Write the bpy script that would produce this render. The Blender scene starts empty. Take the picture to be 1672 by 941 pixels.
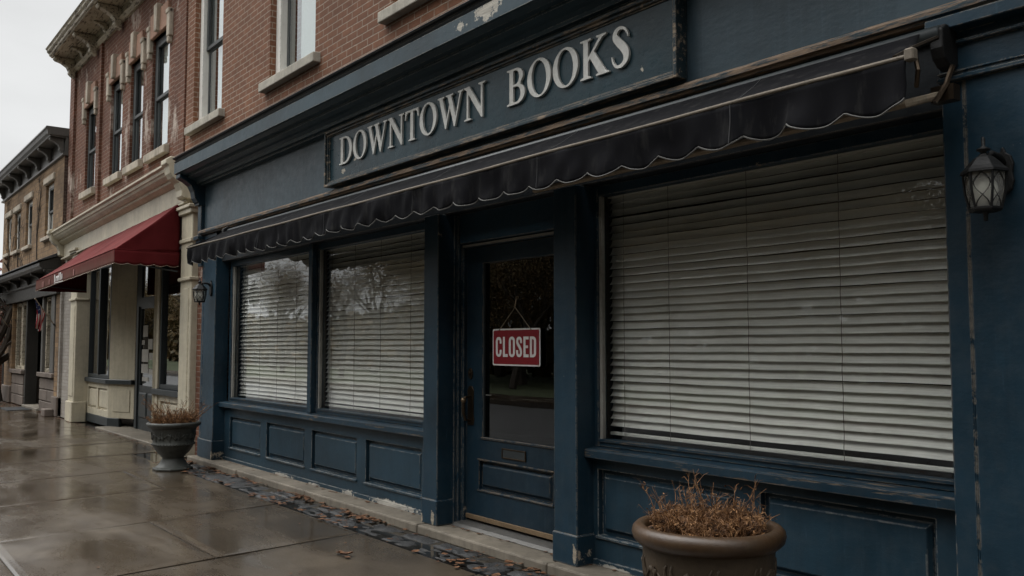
import bpy, bmesh, math, random
from mathutils import Vector, Matrix
random.seed(7)
R = math.radians
scene = bpy.context.scene
COL = scene.collection
WORLD_LOC = {}

# ------------------------------------------------------------------ geometry helpers
class MB:
    def __init__(s): s.v = []; s.f = []
    def add(s, vs, fs):
        o = len(s.v); s.v += [tuple(p) for p in vs]; s.f += [[i + o for i in q] for q in fs]; return s
    def box(s, x0, x1, y0, y1, z0, z1):
        return s.add([(x0,y0,z0),(x1,y0,z0),(x1,y1,z0),(x0,y1,z0),(x0,y0,z1),(x1,y0,z1),(x1,y1,z1),(x0,y1,z1)],
                     [(0,3,2,1),(4,5,6,7),(0,1,5,4),(1,2,6,5),(2,3,7,6),(3,0,4,7)])
    def sweepx(s, prof, x0, x1):
        n = len(prof)
        vs = [(x0,y,z) for y,z in prof] + [(x1,y,z) for y,z in prof]
        fs = [(i,(i+1)%n,n+(i+1)%n,n+i) for i in range(n)]
        fs += [tuple(range(n))[::-1], tuple(range(n,2*n))]
        return s.add(vs, fs)
    def prismz(s, poly, z0, z1):
        n = len(poly)
        vs = [(x,y,z0) for x,y in poly] + [(x,y,z1) for x,y in poly]
        fs = [(i,(i+1)%n,n+(i+1)%n,n+i) for i in range(n)]
        fs += [tuple(range(n))[::-1], tuple(range(n,2*n))]
        return s.add(vs, fs)
    def prismy(s, poly, y0, y1):
        n = len(poly)
        vs = [(x,y0,z) for x,z in poly] + [(x,y1,z) for x,z in poly]
        fs = [(i,(i+1)%n,n+(i+1)%n,n+i) for i in range(n)]
        fs += [tuple(range(n))[::-1], tuple(range(n,2*n))]
        return s.add(vs, fs)
    def lathe(s, c, prof, n=32, rot=0.0, sx=1.0, sy=1.0, close=True):
        vs = []
        for r,z in prof:
            for k in range(n):
                a = rot + 2*math.pi*k/n
                vs.append((c[0]+sx*r*math.cos(a), c[1]+sy*r*math.sin(a), c[2]+z))
        fs = []
        for j in range(len(prof)-1):
            for k in range(n):
                fs.append((j*n+k, j*n+(k+1)%n, (j+1)*n+(k+1)%n, (j+1)*n+k))
        if close:
            fs.append(tuple(range(n))[::-1]); m=(len(prof)-1)*n; fs.append(tuple(range(m,m+n)))
        return s.add(vs, fs)
    def tube(s, pts, r, n=6, caps=True):
        pts = [Vector(p) for p in pts]; m = len(pts)
        rs = r if isinstance(r,(list,tuple)) else [r]*m
        up = None; vs = []
        for i,p in enumerate(pts):
            d = (pts[min(i+1,m-1)] - pts[max(i-1,0)])
            if d.length < 1e-9: d = Vector((0,0,1))
            d.normalize()
            if up is None:
                up = Vector((0,0,1)) if abs(d.z) < .9 else Vector((1,0,0))
            a = d.cross(up)
            if a.length < 1e-6: a = d.cross(Vector((1,0,0.1)))
            a.normalize(); b = a.cross(d).normalized(); up = b
            for k in range(n):
                t = 2*math.pi*k/n
                vs.append(p + a*(rs[i]*math.cos(t)) + b*(rs[i]*math.sin(t)))
        fs = [(j*n+k, j*n+(k+1)%n, (j+1)*n+(k+1)%n, (j+1)*n+k) for j in range(m-1) for k in range(n)]
        if caps: fs += [tuple(range(n))[::-1], tuple(range((m-1)*n, m*n))]
        return s.add(vs, fs)
    def grid(s, fn, nu, nv, thick=None):
        vs = [fn(i/nu, j/nv) for j in range(nv+1) for i in range(nu+1)]
        w = nu+1
        fs = [(j*w+i, j*w+i+1, (j+1)*w+i+1, (j+1)*w+i) for j in range(nv) for i in range(nu)]
        if thick:
            t = Vector(thick); k = len(vs)
            vs2 = [tuple(Vector(p)+t) for p in vs]
            fs2 = [tuple(k+i for i in q)[::-1] for q in fs]
            rim = [j*w for j in range(nv+1)]
            e = []
            for i in range(nu): e += [(i,i+1), (nv*w+i+1, nv*w+i)]
            for j in range(nv): e += [((j+1)*w, j*w), (j*w+nu, (j+1)*w+nu)]
            side = [(a,a+k,b+k,b) for a,b in e]
            return s.add(vs+vs2, fs+fs2+side)
        return s.add(vs, fs)
    def wall(s, x0, x1, z0, z1, y0, depth, holes):
        """front face with openings, their reveals, side ends and a back"""
        xs = sorted({x0,x1}|{h[0] for h in holes}|{h[1] for h in holes})
        zs = sorted({z0,z1}|{h[2] for h in holes}|{h[3] for h in holes})
        y1 = y0+depth
        idx = {}; vs=[]; fs=[]
        def V(x,y,z):
            k=(round(x,5),round(y,5),round(z,5))
            if k not in idx: idx[k]=len(vs); vs.append((x,y,z))
            return idx[k]
        nx,nz=len(xs)-1,len(zs)-1
        solid=[[not any(h[0]-1e-6<=xs[i] and xs[i+1]<=h[1]+1e-6 and h[2]-1e-6<=zs[j] and zs[j+1]<=h[3]+1e-6 for h in holes) for j in range(nz)] for i in range(nx)]
        S=lambda i,j: 0<=i<nx and 0<=j<nz and solid[i][j]
        for i in range(nx):
            for j in range(nz):
                if not solid[i][j]: continue
                a,b,c,d=xs[i],xs[i+1],zs[j],zs[j+1]
                fs.append((V(a,y0,c),V(b,y0,c),V(b,y0,d),V(a,y0,d)))
                fs.append((V(a,y1,c),V(a,y1,d),V(b,y1,d),V(b,y1,c)))
                if not S(i-1,j): fs.append((V(a,y0,c),V(a,y0,d),V(a,y1,d),V(a,y1,c)))
                if not S(i+1,j): fs.append((V(b,y0,c),V(b,y1,c),V(b,y1,d),V(b,y0,d)))
                if not S(i,j-1): fs.append((V(a,y0,c),V(a,y1,c),V(b,y1,c),V(b,y0,c)))
                if not S(i,j+1): fs.append((V(a,y0,d),V(b,y0,d),V(b,y1,d),V(a,y1,d)))
        return s.add(vs,fs)
    def raised(s, x0, x1, z0, z1, yb, yf, m, ch):
        """raised-and-fielded panel: margin m at depth yb, chamfer ch, field at yf"""
        a=(x0,x1,z0,z1); b=(x0+m,x1-m,z0+m,z1-m); c=(b[0]+ch,b[1]-ch,b[2]+ch,b[3]-ch)
        def ring(t,y): return [(t[0],y,t[2]),(t[1],y,t[2]),(t[1],y,t[3]),(t[0],y,t[3])]
        vs=ring(a,yb)+ring(b,yb)+ring(b,yb-.006)+ring(c,yf)
        fs=[]
        for k in range(3):
            o=4*k
            fs+=[(o+i,o+(i+1)%4,o+4+(i+1)%4,o+4+i) for i in range(4)]
        fs.append((12,13,14,15))
        return s.add(vs,fs)
    def ring(s, x0,x1,z0,z1,w,y0,y1,wb=None,wt=None):
        wb=w if wb is None else wb; wt=w if wt is None else wt
        s.box(x0,x0+w,y0,y1,z0,z1); s.box(x1-w,x1,y0,y1,z0,z1)
        s.box(x0+w,x1-w,y0+.002,y1-.002,z0,z0+wb); s.box(x0+w,x1-w,y0+.002,y1-.002,z1-wt,z1)
        return s

BOXF=[(0,3,2,1),(4,5,6,7),(0,1,5,4),(1,2,6,5),(2,3,7,6),(3,0,4,7)]
def setp(o, label=None, cat=None, group=None, kind=None):
    if label: o['label']=label
    if cat: o['category']=cat
    if group: o['group']=group
    if kind: o['kind']=kind
    return o

def thing(name, label, cat, loc, group=None):
    o = bpy.data.objects.new(name, None); COL.objects.link(o); o.location = loc
    o.empty_display_size=.2
    WORLD_LOC[o.name] = Vector(loc)
    return setp(o, label, cat, group)

def part(name, mb, mat, parent=None, bevel=0, seg=1, smooth=False, origin=None, fix=False):
    me = bpy.data.meshes.new(name)
    if parent is not None: org = WORLD_LOC[parent.name]
    else: org = Vector(origin) if origin is not None else Vector((0,0,0))
    me.from_pydata([(p[0]-org.x,p[1]-org.y,p[2]-org.z) for p in mb.v], [], mb.f)
    me.validate()
    if fix:
        bm=bmesh.new(); bm.from_mesh(me); bmesh.ops.recalc_face_normals(bm, faces=bm.faces); bm.to_mesh(me); bm.free()
    me.materials.append(mat)
    o = bpy.data.objects.new(name, me); COL.objects.link(o)
    if parent is not None: o.parent = parent
    else: o.location = org
    WORLD_LOC[o.name] = org
    if smooth:
        for p in me.polygons: p.use_smooth=True
    if bevel:
        m=o.modifiers.new('edge','BEVEL'); m.width=bevel; m.segments=seg; m.limit_method='ANGLE'; m.angle_limit=R(40)
        m.harden_normals=False
    return o

def copy_tree(o, parent=None):
    c=o.copy(); COL.objects.link(c); c.parent=parent
    for ch in list(o.children): copy_tree(ch, c)
    return c

# smooth pseudo noise for geometry
_rt=[random.random() for _ in range(4096)]
def vn(x):
    i=math.floor(x); f=x-i; f=f*f*(3-2*f)
    return _rt[i%4096]*(1-f)+_rt[(i+1)%4096]*f
def vn2(x,y):
    i=math.floor(x); j=math.floor(y); f=x-i; g=y-j; f=f*f*(3-2*f); g=g*g*(3-2*g)
    h=lambda a,b:_rt[(a*57+b*131)%4096]
    return (h(i,j)*(1-f)+h(i+1,j)*f)*(1-g)+(h(i,j+1)*(1-f)+h(i+1,j+1)*f)*g

# ------------------------------------------------------------------ material helpers
class NT:
    def __init__(s,name):
        s.m=bpy.data.materials.new(name); s.m.use_nodes=True; s.t=s.m.node_tree; s.t.nodes.clear()
        s.o=s.n('ShaderNodeOutputMaterial')
        s.pos=s.n('ShaderNodeNewGeometry').outputs['Position']
    def n(s,t): return s.t.nodes.new(t)
    def put(s,sock,v):
        if v is None: return
        if hasattr(v,'is_linked') or isinstance(v,bpy.types.NodeSocket): s.t.links.new(v,sock)
        else:
            if sock.type=='RGBA' and not isinstance(v,(int,float)) and len(v)==3: v=(*v,1)
            sock.default_value=v
    def mapv(s,scale,vec=None,rot=None,loc=None):
        k=s.n('ShaderNodeMapping'); s.put(k.inputs['Vector'],vec or s.pos); k.inputs['Scale'].default_value=scale
        if rot: k.inputs['Rotation'].default_value=rot
        if loc: k.inputs['Location'].default_value=loc
        return k.outputs[0]
    def noise(s,scale=5,detail=3,rough=.55,vec=None,st=None,dist=0):
        k=s.n('ShaderNodeTexNoise'); v=vec or s.pos
        if st: v=s.mapv(st,v)
        s.put(k.inputs['Vector'],v); k.inputs['Scale'].default_value=scale; k.inputs['Detail'].default_value=detail
        k.inputs['Roughness'].default_value=rough; k.inputs['Distortion'].default_value=dist
        return k.outputs['Fac']
    def voro(s,scale=5,feat='F1',vec=None,out='Distance'):
        k=s.n('ShaderNodeTexVoronoi'); k.feature=feat; s.put(k.inputs['Vector'],vec or s.pos); k.inputs['Scale'].default_value=scale
        return k.outputs[out]
    def ramp(s,fac,stops,interp='LINEAR'):
        k=s.n('ShaderNodeValToRGB'); s.put(k.inputs[0],fac); e=k.color_ramp; e.interpolation=interp
        while len(e.elements)<len(stops): e.elements.new(.5)
        for el,(p,c) in zip(e.elements,stops):
            el.position=p; el.color=(c,c,c,1) if isinstance(c,(int,float)) else (*c,1)
        return k.outputs[0]
    def mix(s,fac,a,b,mode='MIX'):
        k=s.n('ShaderNodeMix'); k.data_type='RGBA'; k.blend_type=mode
        s.put(k.inputs[0],fac); s.put(k.inputs[6],a); s.put(k.inputs[7],b); return k.outputs[2]
    def mth(s,op,a,b=None,c=None,clamp=False):
        k=s.n('ShaderNodeMath'); k.operation=op; k.use_clamp=clamp; s.put(k.inputs[0],a)
        if b is not None: s.put(k.inputs[1],b)
        if c is not None: s.put(k.inputs[2],c)
        return k.outputs[0]
    def bump(s,h,strength=.3,dist=.01,nrm=None):
        k=s.n('ShaderNodeBump'); s.put(k.inputs['Height'],h); k.inputs['Strength'].default_value=strength; k.inputs['Distance'].default_value=dist
        if nrm is not None: s.put(k.inputs['Normal'],nrm)
        return k.outputs[0]
    def sep(s,v=None):
        k=s.n('ShaderNodeSeparateXYZ'); s.put(k.inputs[0],v or s.pos); return k.outputs
    def comb(s,x,y,z):
        k=s.n('ShaderNodeCombineXYZ'); s.put(k.inputs[0],x); s.put(k.inputs[1],y); s.put(k.inputs[2],z); return k.outputs[0]
    def bsdf(s,col,rough=.6,normal=None,spec=.5,metal=0,**kw):
        k=s.n('ShaderNodeBsdfPrincipled'); s.put(k.inputs['Base Color'],col); s.put(k.inputs['Roughness'],rough)
        s.put(k.inputs['Normal'],normal); s.put(k.inputs['Specular IOR Level'],spec); s.put(k.inputs['Metallic'],metal)
        for a,b in kw.items(): s.put(k.inputs[a.replace('_',' ')],b)
        s.t.links.new(k.outputs[0],s.o.inputs[0]); return k
    def edge(s,r=.008):
        b=s.n('ShaderNodeBevel'); b.samples=2; b.inputs['Radius'].default_value=r
        g=s.n('ShaderNodeNewGeometry')
        d=s.n('ShaderNodeVectorMath'); d.operation='DOT_PRODUCT'
        s.t.links.new(b.outputs[0],d.inputs[0]); s.t.links.new(g.outputs['Normal'],d.inputs[1])
        return s.mth('SUBTRACT',1.0,d.outputs['Value'],clamp=True)

def paint(name, base, under=(.36,.30,.23), wear=.0, edgew=True, var=.35, rough=.42, spot=None, chips=.68, dust=(.06,.072,.078), dustamt=.22, spec=.24):
    t=NT(name)
    n1=t.noise(1.3,4,.6); n2=t.noise(14,4,.65); n3=t.noise(1.0,4,.6,st=(9,9,.9)); n4=t.noise(90,3,.6)
    dark=tuple(c*(1-var) for c in base); light=tuple(c*(1+var) for c in base)
    c=t.ramp(n1,[(.3,dark),(.5,base),(.72,light)])
    c=t.mix(t.ramp(n3,[(.5,0),(.75,.35)]),c,tuple(b*.5 for b in base))
    c=t.mix(t.mth('MULTIPLY',t.ramp(n2,[(.45,0),(.8,1)]),dustamt),c,dust)
    # scratches and small pits
    sc=t.noise(60,2,.5,st=(1,1,.08))
    c=t.mix(t.ramp(sc,[(.70,0),(.78,.25)]),c,tuple(min(1,b*2.4+.02) for b in base))
    run=t.noise(1.0,5,.65,st=(26,26,.55)); c=t.mix(t.ramp(run,[(.56,0),(.76,.18)]),c,tuple(min(1,b*2.0+.012) for b in base))
    chip=t.ramp(t.mth('ADD',t.mth('MULTIPLY',t.noise(9,6,.7),.72),t.mth('MULTIPLY',t.noise(2.2,3,.5),.28)),[(chips,0),(chips+.012,1)])
    if spot:
        for (sx,sz,r1,r2) in spot:
            p=t.sep(); dx=t.mth('DIVIDE',t.mth('SUBTRACT',p[0],sx),r1); dz=t.mth('DIVIDE',t.mth('SUBTRACT',p[2],sz),r2)
            d=t.mth('SQRT',t.mth('ADD',t.mth('MULTIPLY',dx,dx),t.mth('MULTIPLY',dz,dz)))
            d=t.mth('SUBTRACT',d,t.mth('MULTIPLY',t.mth('SUBTRACT',t.noise(16,6,.75),.5),2.6))
            chip=t.mth('MAXIMUM',chip,t.ramp(d,[(.62,1),(.66,0)]))
    if wear>0:
        w=t.noise(3.0,6,.7,st=(1.2,9,9))
        chip=t.mth('MAXIMUM',chip,t.ramp(w,[(.62-wear*.3,0),(.70-wear*.3,1)]))
    if edgew:
        e=t.edge(.009)
        e=t.mth('MULTIPLY',e,t.ramp(t.noise(11,5,.75),[(.44,0),(.56,1)]))
        chip=t.mth('MAXIMUM',chip,t.ramp(e,[(.03,0),(.10,.85)]))
    wood=t.ramp(t.noise(5,5,.7,st=(1,12,12)),[(.3,tuple(u*.35 for u in under)),(.7,under)])
    c=t.mix(chip,c,wood)
    h=t.mth('ADD',t.mth('MULTIPLY',n2,.5),t.mth('MULTIPLY',n4,.25))
    h=t.mth('ADD',h,t.mth('MULTIPLY',t.noise(22,3,.6,st=(.35,1,1)),.5))
    h=t.mth('SUBTRACT',h,t.mth('MULTIPLY',chip,.5))
    t.bsdf(c,t.mth('ADD',t.mth('MULTIPLY',n2,.3),t.mth('ADD',t.mth('MULTIPLY',chip,.3),rough-.15)),t.bump(h,.45,.006),spec=spec)
    return t.m

def brick(name, cols, mortar, bw=.215, bh=.072, stain=.5, white=.0, soot=.45):
    t=NT(name); p=t.sep()
    wob=t.mth('MULTIPLY',t.mth('SUBTRACT',t.noise(2.2,2,.5),.5),.012)
    u=t.mth('ADD',t.mth('ADD',p[0],p[1]),wob); v=t.mth('ADD',p[2],wob)
    vec=t.comb(u,v,0)
    b=t.n('ShaderNodeTexBrick'); t.put(b.inputs['Vector'],vec); b.inputs['Scale'].default_value=1
    b.inputs['Brick Width'].default_value=bw; b.inputs['Row Height'].default_value=bh
    b.inputs['Mortar Size'].default_value=.0065; b.inputs['Mortar Smooth'].default_value=.35; b.inputs['Bias'].default_value=0
    b.offset=.5
    b.inputs['Color1'].default_value=(*cols[0],1); b.inputs['Color2'].default_value=(*cols[1],1); b.inputs['Mortar'].default_value=(*mortar,1)
    n1=t.noise(.7,4,.6); n2=t.noise(30,4,.65); n3=t.noise(6,4,.6)
    c=b.outputs['Color']
    c=t.mix(t.ramp(n3,[(.35,.55),(.7,0)]),c,cols[2],'MIX')
    mort=t.mix(n2,tuple(m*.75 for m in mortar),tuple(min(1,m*1.2) for m in mortar))
    c=t.mix(b.outputs['Fac'],c,mort)
    c=t.mix(t.mth('MULTIPLY',t.ramp(n1,[(.42,0),(.7,1)]),soot),c,tuple(x*.35 for x in cols[2]))
    c=t.mix(t.ramp(n2,[(.3,.3),(.6,0)]),c,tuple(x*.4 for x in cols[0]))
    if white:
        w=t.ramp(t.mth('ADD',t.mth('MULTIPLY',t.noise(1.1,3,.5,st=(2.2,2.2,.8)),.75),t.mth('MULTIPLY',t.noise(12,5,.7),.25)),[(.575,0),(.66,white)])
        c=t.mix(w,c,(.55,.47,.40))
    h=t.mth('SUBTRACT',t.mth('MULTIPLY',n2,.25),t.mth('MULTIPLY',b.outputs['Fac'],.8))
    h=t.mth('ADD',h,t.mth('MULTIPLY',n3,.3))
    t.bsdf(c,.85,t.bump(h,.7,.010),spec=.25)
    return t.m

def stone(name, base, var=.3, scale=6, rough=.8, bump=.4, stain=(.1,.09,.07), stamt=.35, spec=.3):
    t=NT(name); n1=t.noise(scale*.3,4,.6); n2=t.noise(scale*4,5,.7); n3=t.noise(scale*.5,4,.6,st=(6,6,.7))
    c=t.ramp(n1,[(.3,tuple(b*(1-var) for b in base)),(.7,tuple(min(1,b*(1+var)) for b in base))])
    c=t.mix(t.mth('MULTIPLY',t.ramp(n3,[(.48,0),(.75,1)]),stamt),c,stain)
    c=t.mix(t.ramp(n2,[(.3,.35),(.55,0)]),c,tuple(b*.45 for b in base))
    t.bsdf(c,rough,t.bump(t.mth('ADD',n2,n1),bump,.006),spec=spec)
    return t.m

def plain(name, col, rough=.6, metal=0, bump=0, scale=40, var=.25, spec=.5, **kw):
    t=NT(name); n=t.noise(scale,4,.6); n1=t.noise(scale*.12,3,.6)
    c=t.ramp(t.mth('ADD',t.mth('MULTIPLY',n,.5),t.mth('MULTIPLY',n1,.5)),[(.3,tuple(b*(1-var) for b in col)),(.7,tuple(min(1,b*(1+var)) for b in col))])
    t.bsdf(c,rough,t.bump(n,bump,.004) if bump else None,spec=spec,metal=metal,**kw)
    return t.m

def glass(name, tint=(.92,.96,.95), boost=1.8, add=.0, rough=.0, wavy=.0):
    t=NT(name)
    tr=t.n('ShaderNodeBsdfTransparent'); tr.inputs[0].default_value=(*tint,1)
    gl=t.n('ShaderNodeBsdfGlossy'); gl.inputs[0].default_value=(.95,.97,.98,1); gl.inputs['Roughness'].default_value=rough
    fr=t.n('ShaderNodeFresnel'); fr.inputs[0].default_value=1.5
    if wavy:
        nb=t.bump(t.noise(1.6,2,.5),wavy,.05); t.put(gl.inputs['Normal'],nb)
    f=t.mth('MULTIPLY_ADD',fr.outputs[0],boost,add,clamp=True)
    g=t.n('ShaderNodeNewGeometry')
    f=t.mth('MULTIPLY',f,t.mth('SUBTRACT',1.0,g.outputs['Backfacing']))
    mx=t.n('ShaderNodeMixShader'); t.put(mx.inputs[0],f)
    t.t.links.new(tr.outputs[0],mx.inputs[1]); t.t.links.new(gl.outputs[0],mx.inputs[2]); t.t.links.new(mx.outputs[0],t.o.inputs[0])
    return t.m

BLUE=(.0130,.0335,.0515)
M={}
M['blue']=paint('weathered_blue_paint',BLUE,under=(.42,.36,.28),chips=.665,spot=[(-6.12,.12,.035,.09),(-6.28,.10,.02,.06),(-4.41,.14,.03,.10),(-11.27,.12,.03,.08),(-5.99,.15,.03,.12)])
M['blue_worn']=paint('worn_blue_paint',BLUE,under=(.20,.155,.11),wear=.16,chips=.68)
M['blue_ledge']=paint('ledge_paint',(.034,.052,.062),under=(.30,.215,.15),wear=.58,chips=.62)
M['blue_fascia']=paint('fascia_blue_paint',(.040,.064,.080),chips=.70,rough=.38,var=.28)
M['blue_cornice']=paint('cornice_blue_paint',(.025,.047,.060),under=(.62,.58,.50),chips=.72,spot=[(-4.92,3.86,.20,.10),(-5.25,3.83,.10,.05),(-4.45,3.90,.1,.03)])
M['blue_bulk']=paint('bulkhead_blue_paint',(.0175,.041,.060),under=(.55,.52,.46),chips=.70,spot=[(-6.95,.08,.60,.045),(-7.85,.075,.20,.035),(-9.4,.075,.35,.022),(-8.6,.07,.2,.02),(-4.2,.07,.2,.02),(-3.2,.07,.4,.02)])
M['door_blue']=paint('door_blue_paint',(.0115,.028,.043),under=(.34,.25,.16),chips=.68,rough=.36)
M['sign_blue']=paint('sign_blue_paint',(.018,.041,.052),under=(.62,.56,.46),chips=.71,rough=.30,spot=[(-7.66,3.18,.05,.035),(-7.42,3.25,.04,.025),(-3.72,3.19,.03,.04)])
M['sign_frame']=paint('sign_frame_paint',(.020,.036,.044),under=(.42,.33,.24),wear=.32,chips=.62)
M['brick_brown']=brick('brown_red_brick',[(.255,.112,.060),(.20,.086,.047),(.12,.056,.034)],(.36,.285,.22),soot=.35)
M['brick_red']=brick('old_red_brick',[(.215,.086,.048),(.155,.062,.036),(.09,.042,.028)],(.28,.21,.165),white=.8,soot=.5)
M['brick_tan']=brick('tan_brick',[(.41,.27,.15),(.26,.165,.088),(.10,.06,.036)],(.16,.12,.09),bw=.30,bh=.105,soot=.6)
M['brick_white']=brick('whitewashed_brick',[(.42,.39,.35),(.34,.31,.27),(.25,.22,.19)],(.30,.26,.22),soot=.5)
M['limestone']=stone('limestone',(.40,.37,.31),stamt=.4)
M['hood_stone']=stone('hood_stone',(.46,.40,.32),stamt=.6)
M['lintel_stone']=stone('reddish_stone',(.34,.20,.14),stamt=.4)
M['brownstone']=stone('brown_stone_block',(.15,.12,.10),stamt=.4)
M['cream']=paint('cream_paint',(.50,.45,.34),under=(.20,.15,.10),chips=.70,var=.18,dust=(.25,.22,.17),dustamt=.3)
M['cream_dirty']=paint('dirty_cream_paint',(.42,.37,.28),under=(.14,.11,.08),wear=.35,chips=.66,var=.25,dust=(.2,.17,.13))
M['grey_paint']=paint('grey_paint',(.105,.10,.092),under=(.10,.08,.06),chips=.66,var=.25,dust=(.1,.09,.08))
M['white_frame']=paint('white_window_paint',(.80,.78,.72),under=(.3,.25,.2),chips=.72,var=.08,dust=(.4,.37,.32))
M['crown']=paint('black_crown_and_header_shade',(.010,.013,.016),under=(.30,.25,.19),chips=.74,rough=.5)
M['dark_trim']=plain('dark_trim',(.022,.028,.03),.45,bump=.2)
M['dark_sash']=plain('dark_sash_paint',(.045,.05,.05),.5,bump=.2)
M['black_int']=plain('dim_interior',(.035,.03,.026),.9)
M['shade']=plain('white_shade_and_sky_reflection',(.75,.75,.74),.8,var=.05)
M['glass']=glass('shop_glass',tint=(.97,.965,.95),boost=1.7,add=.0,wavy=.010)
M['glass_up']=glass('upper_glass',boost=2.3,add=.08,wavy=.03)
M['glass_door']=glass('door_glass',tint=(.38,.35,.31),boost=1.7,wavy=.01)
M['iron']=plain('black_iron',(.008,.0078,.0075),.55,bump=.5,scale=120,spec=.3)
M['bronze']=plain('dark_bronze',(.05,.035,.022),.42,metal=.8,bump=.3,scale=80)
M['brass_knob']=plain('worn_brass',(.22,.16,.10),.35,metal=.9)
M['alu']=plain('worn_aluminium',(.17,.165,.155),.5,metal=.6,bump=.2)
M['rod_wood']=stone('weathered_wood',(.29,.235,.17),scale=14,rough=.65,stamt=.5)
M['bar_wood']=stone('dull_awning_bar',(.15,.125,.095),scale=14,rough=.7,stamt=.5)
M['woodstrip']=stone('bare_wood',(.17,.115,.065),scale=12,rough=.7)
M['frosted']=plain('frosted_glass',(.85,.85,.80),.35,var=.08)
def m_lampglass():
    t=NT('seeded_lamp_glass'); n=t.noise(60,3,.6)
    tr=t.n('ShaderNodeBsdfTransparent'); tr.inputs[0].default_value=(.8,.8,.76,1)
    pb=t.n('ShaderNodeBsdfPrincipled'); pb.inputs['Base Color'].default_value=(.52,.51,.47,1); pb.inputs['Roughness'].default_value=.2; t.put(pb.inputs['Normal'],t.bump(n,.4,.004))
    mx=t.n('ShaderNodeMixShader'); mx.inputs[0].default_value=.32
    t.t.links.new(tr.outputs[0],mx.inputs[1]); t.t.links.new(pb.outputs[0],mx.inputs[2]); t.t.links.new(mx.outputs[0],t.o.inputs[0]); return t.m
M['lampglass']=m_lampglass()
M['frame_light']=plain('pale_stop_bead',(.30,.29,.26),.6)
M['cord']=plain('ladder_cord',(.16,.15,.135),.8)

def m_blind():
    t=NT('blind_slat'); p=t.sep()
    n=t.noise(1.6,3,.6,st=(1,1,14)); n2=t.noise(3,4,.6)
    c=t.ramp(n,[(.3,(.68,.705,.685)),(.7,(.80,.82,.795))])
    c=t.mix(t.ramp(n2,[(.45,0),(.8,.35)]),c,(.42,.41,.36))
    t.bsdf(c,.45,t.bump(t.noise(40,2,.5,st=(.1,1,1)),.1,.002),spec=.4)
    return t.m
M['blind']=m_blind()

def m_fabric(name,base,light,streakdir=(6,1,1),rough=.85,am=.6,fade=None):
    t=NT(name); n1=t.noise(1.2,4,.65); n2=t.noise(2.4,5,.7,st=streakdir); n3=t.noise(220,2,.5)
    c=t.ramp(n1,[(.3,tuple(b*.75 for b in base)),(.7,tuple(b*1.25 for b in base))])
    c=t.mix(t.mth('MULTIPLY',t.ramp(n2,[(.52,0),(.78,1)]),am),c,light)
    if fade:
        p=t.sep(); f=t.mth('MULTIPLY',t.ramp(t.mth('ADD',t.mth('MULTIPLY',t.mth('SUBTRACT',p[2],fade[0]),1/(fade[1]-fade[0])),t.mth('MULTIPLY',t.mth('SUBTRACT',n2,.5),.9)),[(0,1),(.55,0)]),fade[3])
        c=t.mix(f,c,fade[2])
    t.bsdf(c,rough,t.bump(t.mth('ADD',t.mth('MULTIPLY',n3,.4),n2),.25,.004),spec=.05)
    return t.m
M['black_canvas']=m_fabric('black_canvas',(.0060,.0060,.0072),(.036,.035,.033),(5,5,1.2),am=.75)
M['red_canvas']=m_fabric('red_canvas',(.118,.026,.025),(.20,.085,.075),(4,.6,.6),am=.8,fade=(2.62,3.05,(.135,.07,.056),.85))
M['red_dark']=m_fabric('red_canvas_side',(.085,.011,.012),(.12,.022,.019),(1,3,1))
M['piping']=plain('grey_piping',(.075,.072,.066),.8)
M['red_piping']=plain('pale_red_piping',(.42,.33,.27),.8)

def m_letters():
    t=NT('silver_letters'); n=t.noise(20,5,.7); n2=t.noise(3,3,.6)
    c=t.ramp(n,[(.3,(.50,.49,.45)),(.7,(.72,.71,.67))])
    c=t.mix(t.ramp(n2,[(.5,0),(.8,.4)]),c,(.40,.38,.34))
    t.bsdf(c,.5,t.bump(n,.3,.003),spec=.5,metal=.15); return t.m
M['letters']=m_letters()
M['sign_red']=plain('red_enamel',(.21,.011,.017),.5,var=.12,scale=10,spec=.2)
M['sign_white']=plain('white_enamel',(.74,.72,.69),.4,var=.06,scale=20)

def m_concrete():
    t=NT('wet_concrete'); p=t.sep()
    big=t.noise(.55,5,.6); mid=t.noise(2.3,5,.65); fine=t.noise(70,4,.7); spk=t.noise(260,2,.5)
    blot=t.noise(1.0,5,.62,st=(.55,1.7,1),dist=.5)
    c=t.ramp(mid,[(.3,(.040,.028,.017)),(.55,(.064,.048,.031)),(.75,(.105,.082,.057))])
    wet=t.ramp(t.mth('ADD',t.mth('MULTIPLY',blot,.7),t.mth('MULTIPLY',big,.3)),[(.36,1),(.62,0)])
    c=t.mix(t.mth('MULTIPLY',wet,.62),c,(.034,.024,.015))
    c=t.mix(t.ramp(fine,[(.3,.3),(.55,0)]),c,(.05,.042,.033))
    c=t.mix(t.ramp(spk,[(.70,0),(.76,.5)]),c,(.30,.27,.22))
    # wetness rises towards the kerb side and up the street
    far=t.ramp(t.mth('MULTIPLY_ADD',p[0],-.05,.0),[(.25,0),(.75,1)])
    rr=t.mth('SUBTRACT',.44,t.mth('MULTIPLY',wet,.27))
    rr=t.mth('SUBTRACT',rr,t.mth('MULTIPLY',far,.12))
    rr=t.mth('ADD',rr,t.mth('MULTIPLY',t.mth('SUBTRACT',fine,.5),.25),clamp=True)
    h=t.mth('ADD',t.mth('MULTIPLY',fine,.5),t.mth('MULTIPLY',mid,.6))
    t.bsdf(c,rr,t.bump(h,.16,.006),spec=.55,Coat_Weight=t.mth('MULTIPLY',wet,.55),Coat_Roughness=.12)
    return t.m
M['concrete']=m_concrete()
M['kerb']=stone('kerb_concrete',(.30,.28,.24),rough=.35,spec=.5)
M['joint_water']=plain('joint_water',(.012,.010,.008),.08,spec=.6)
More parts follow.
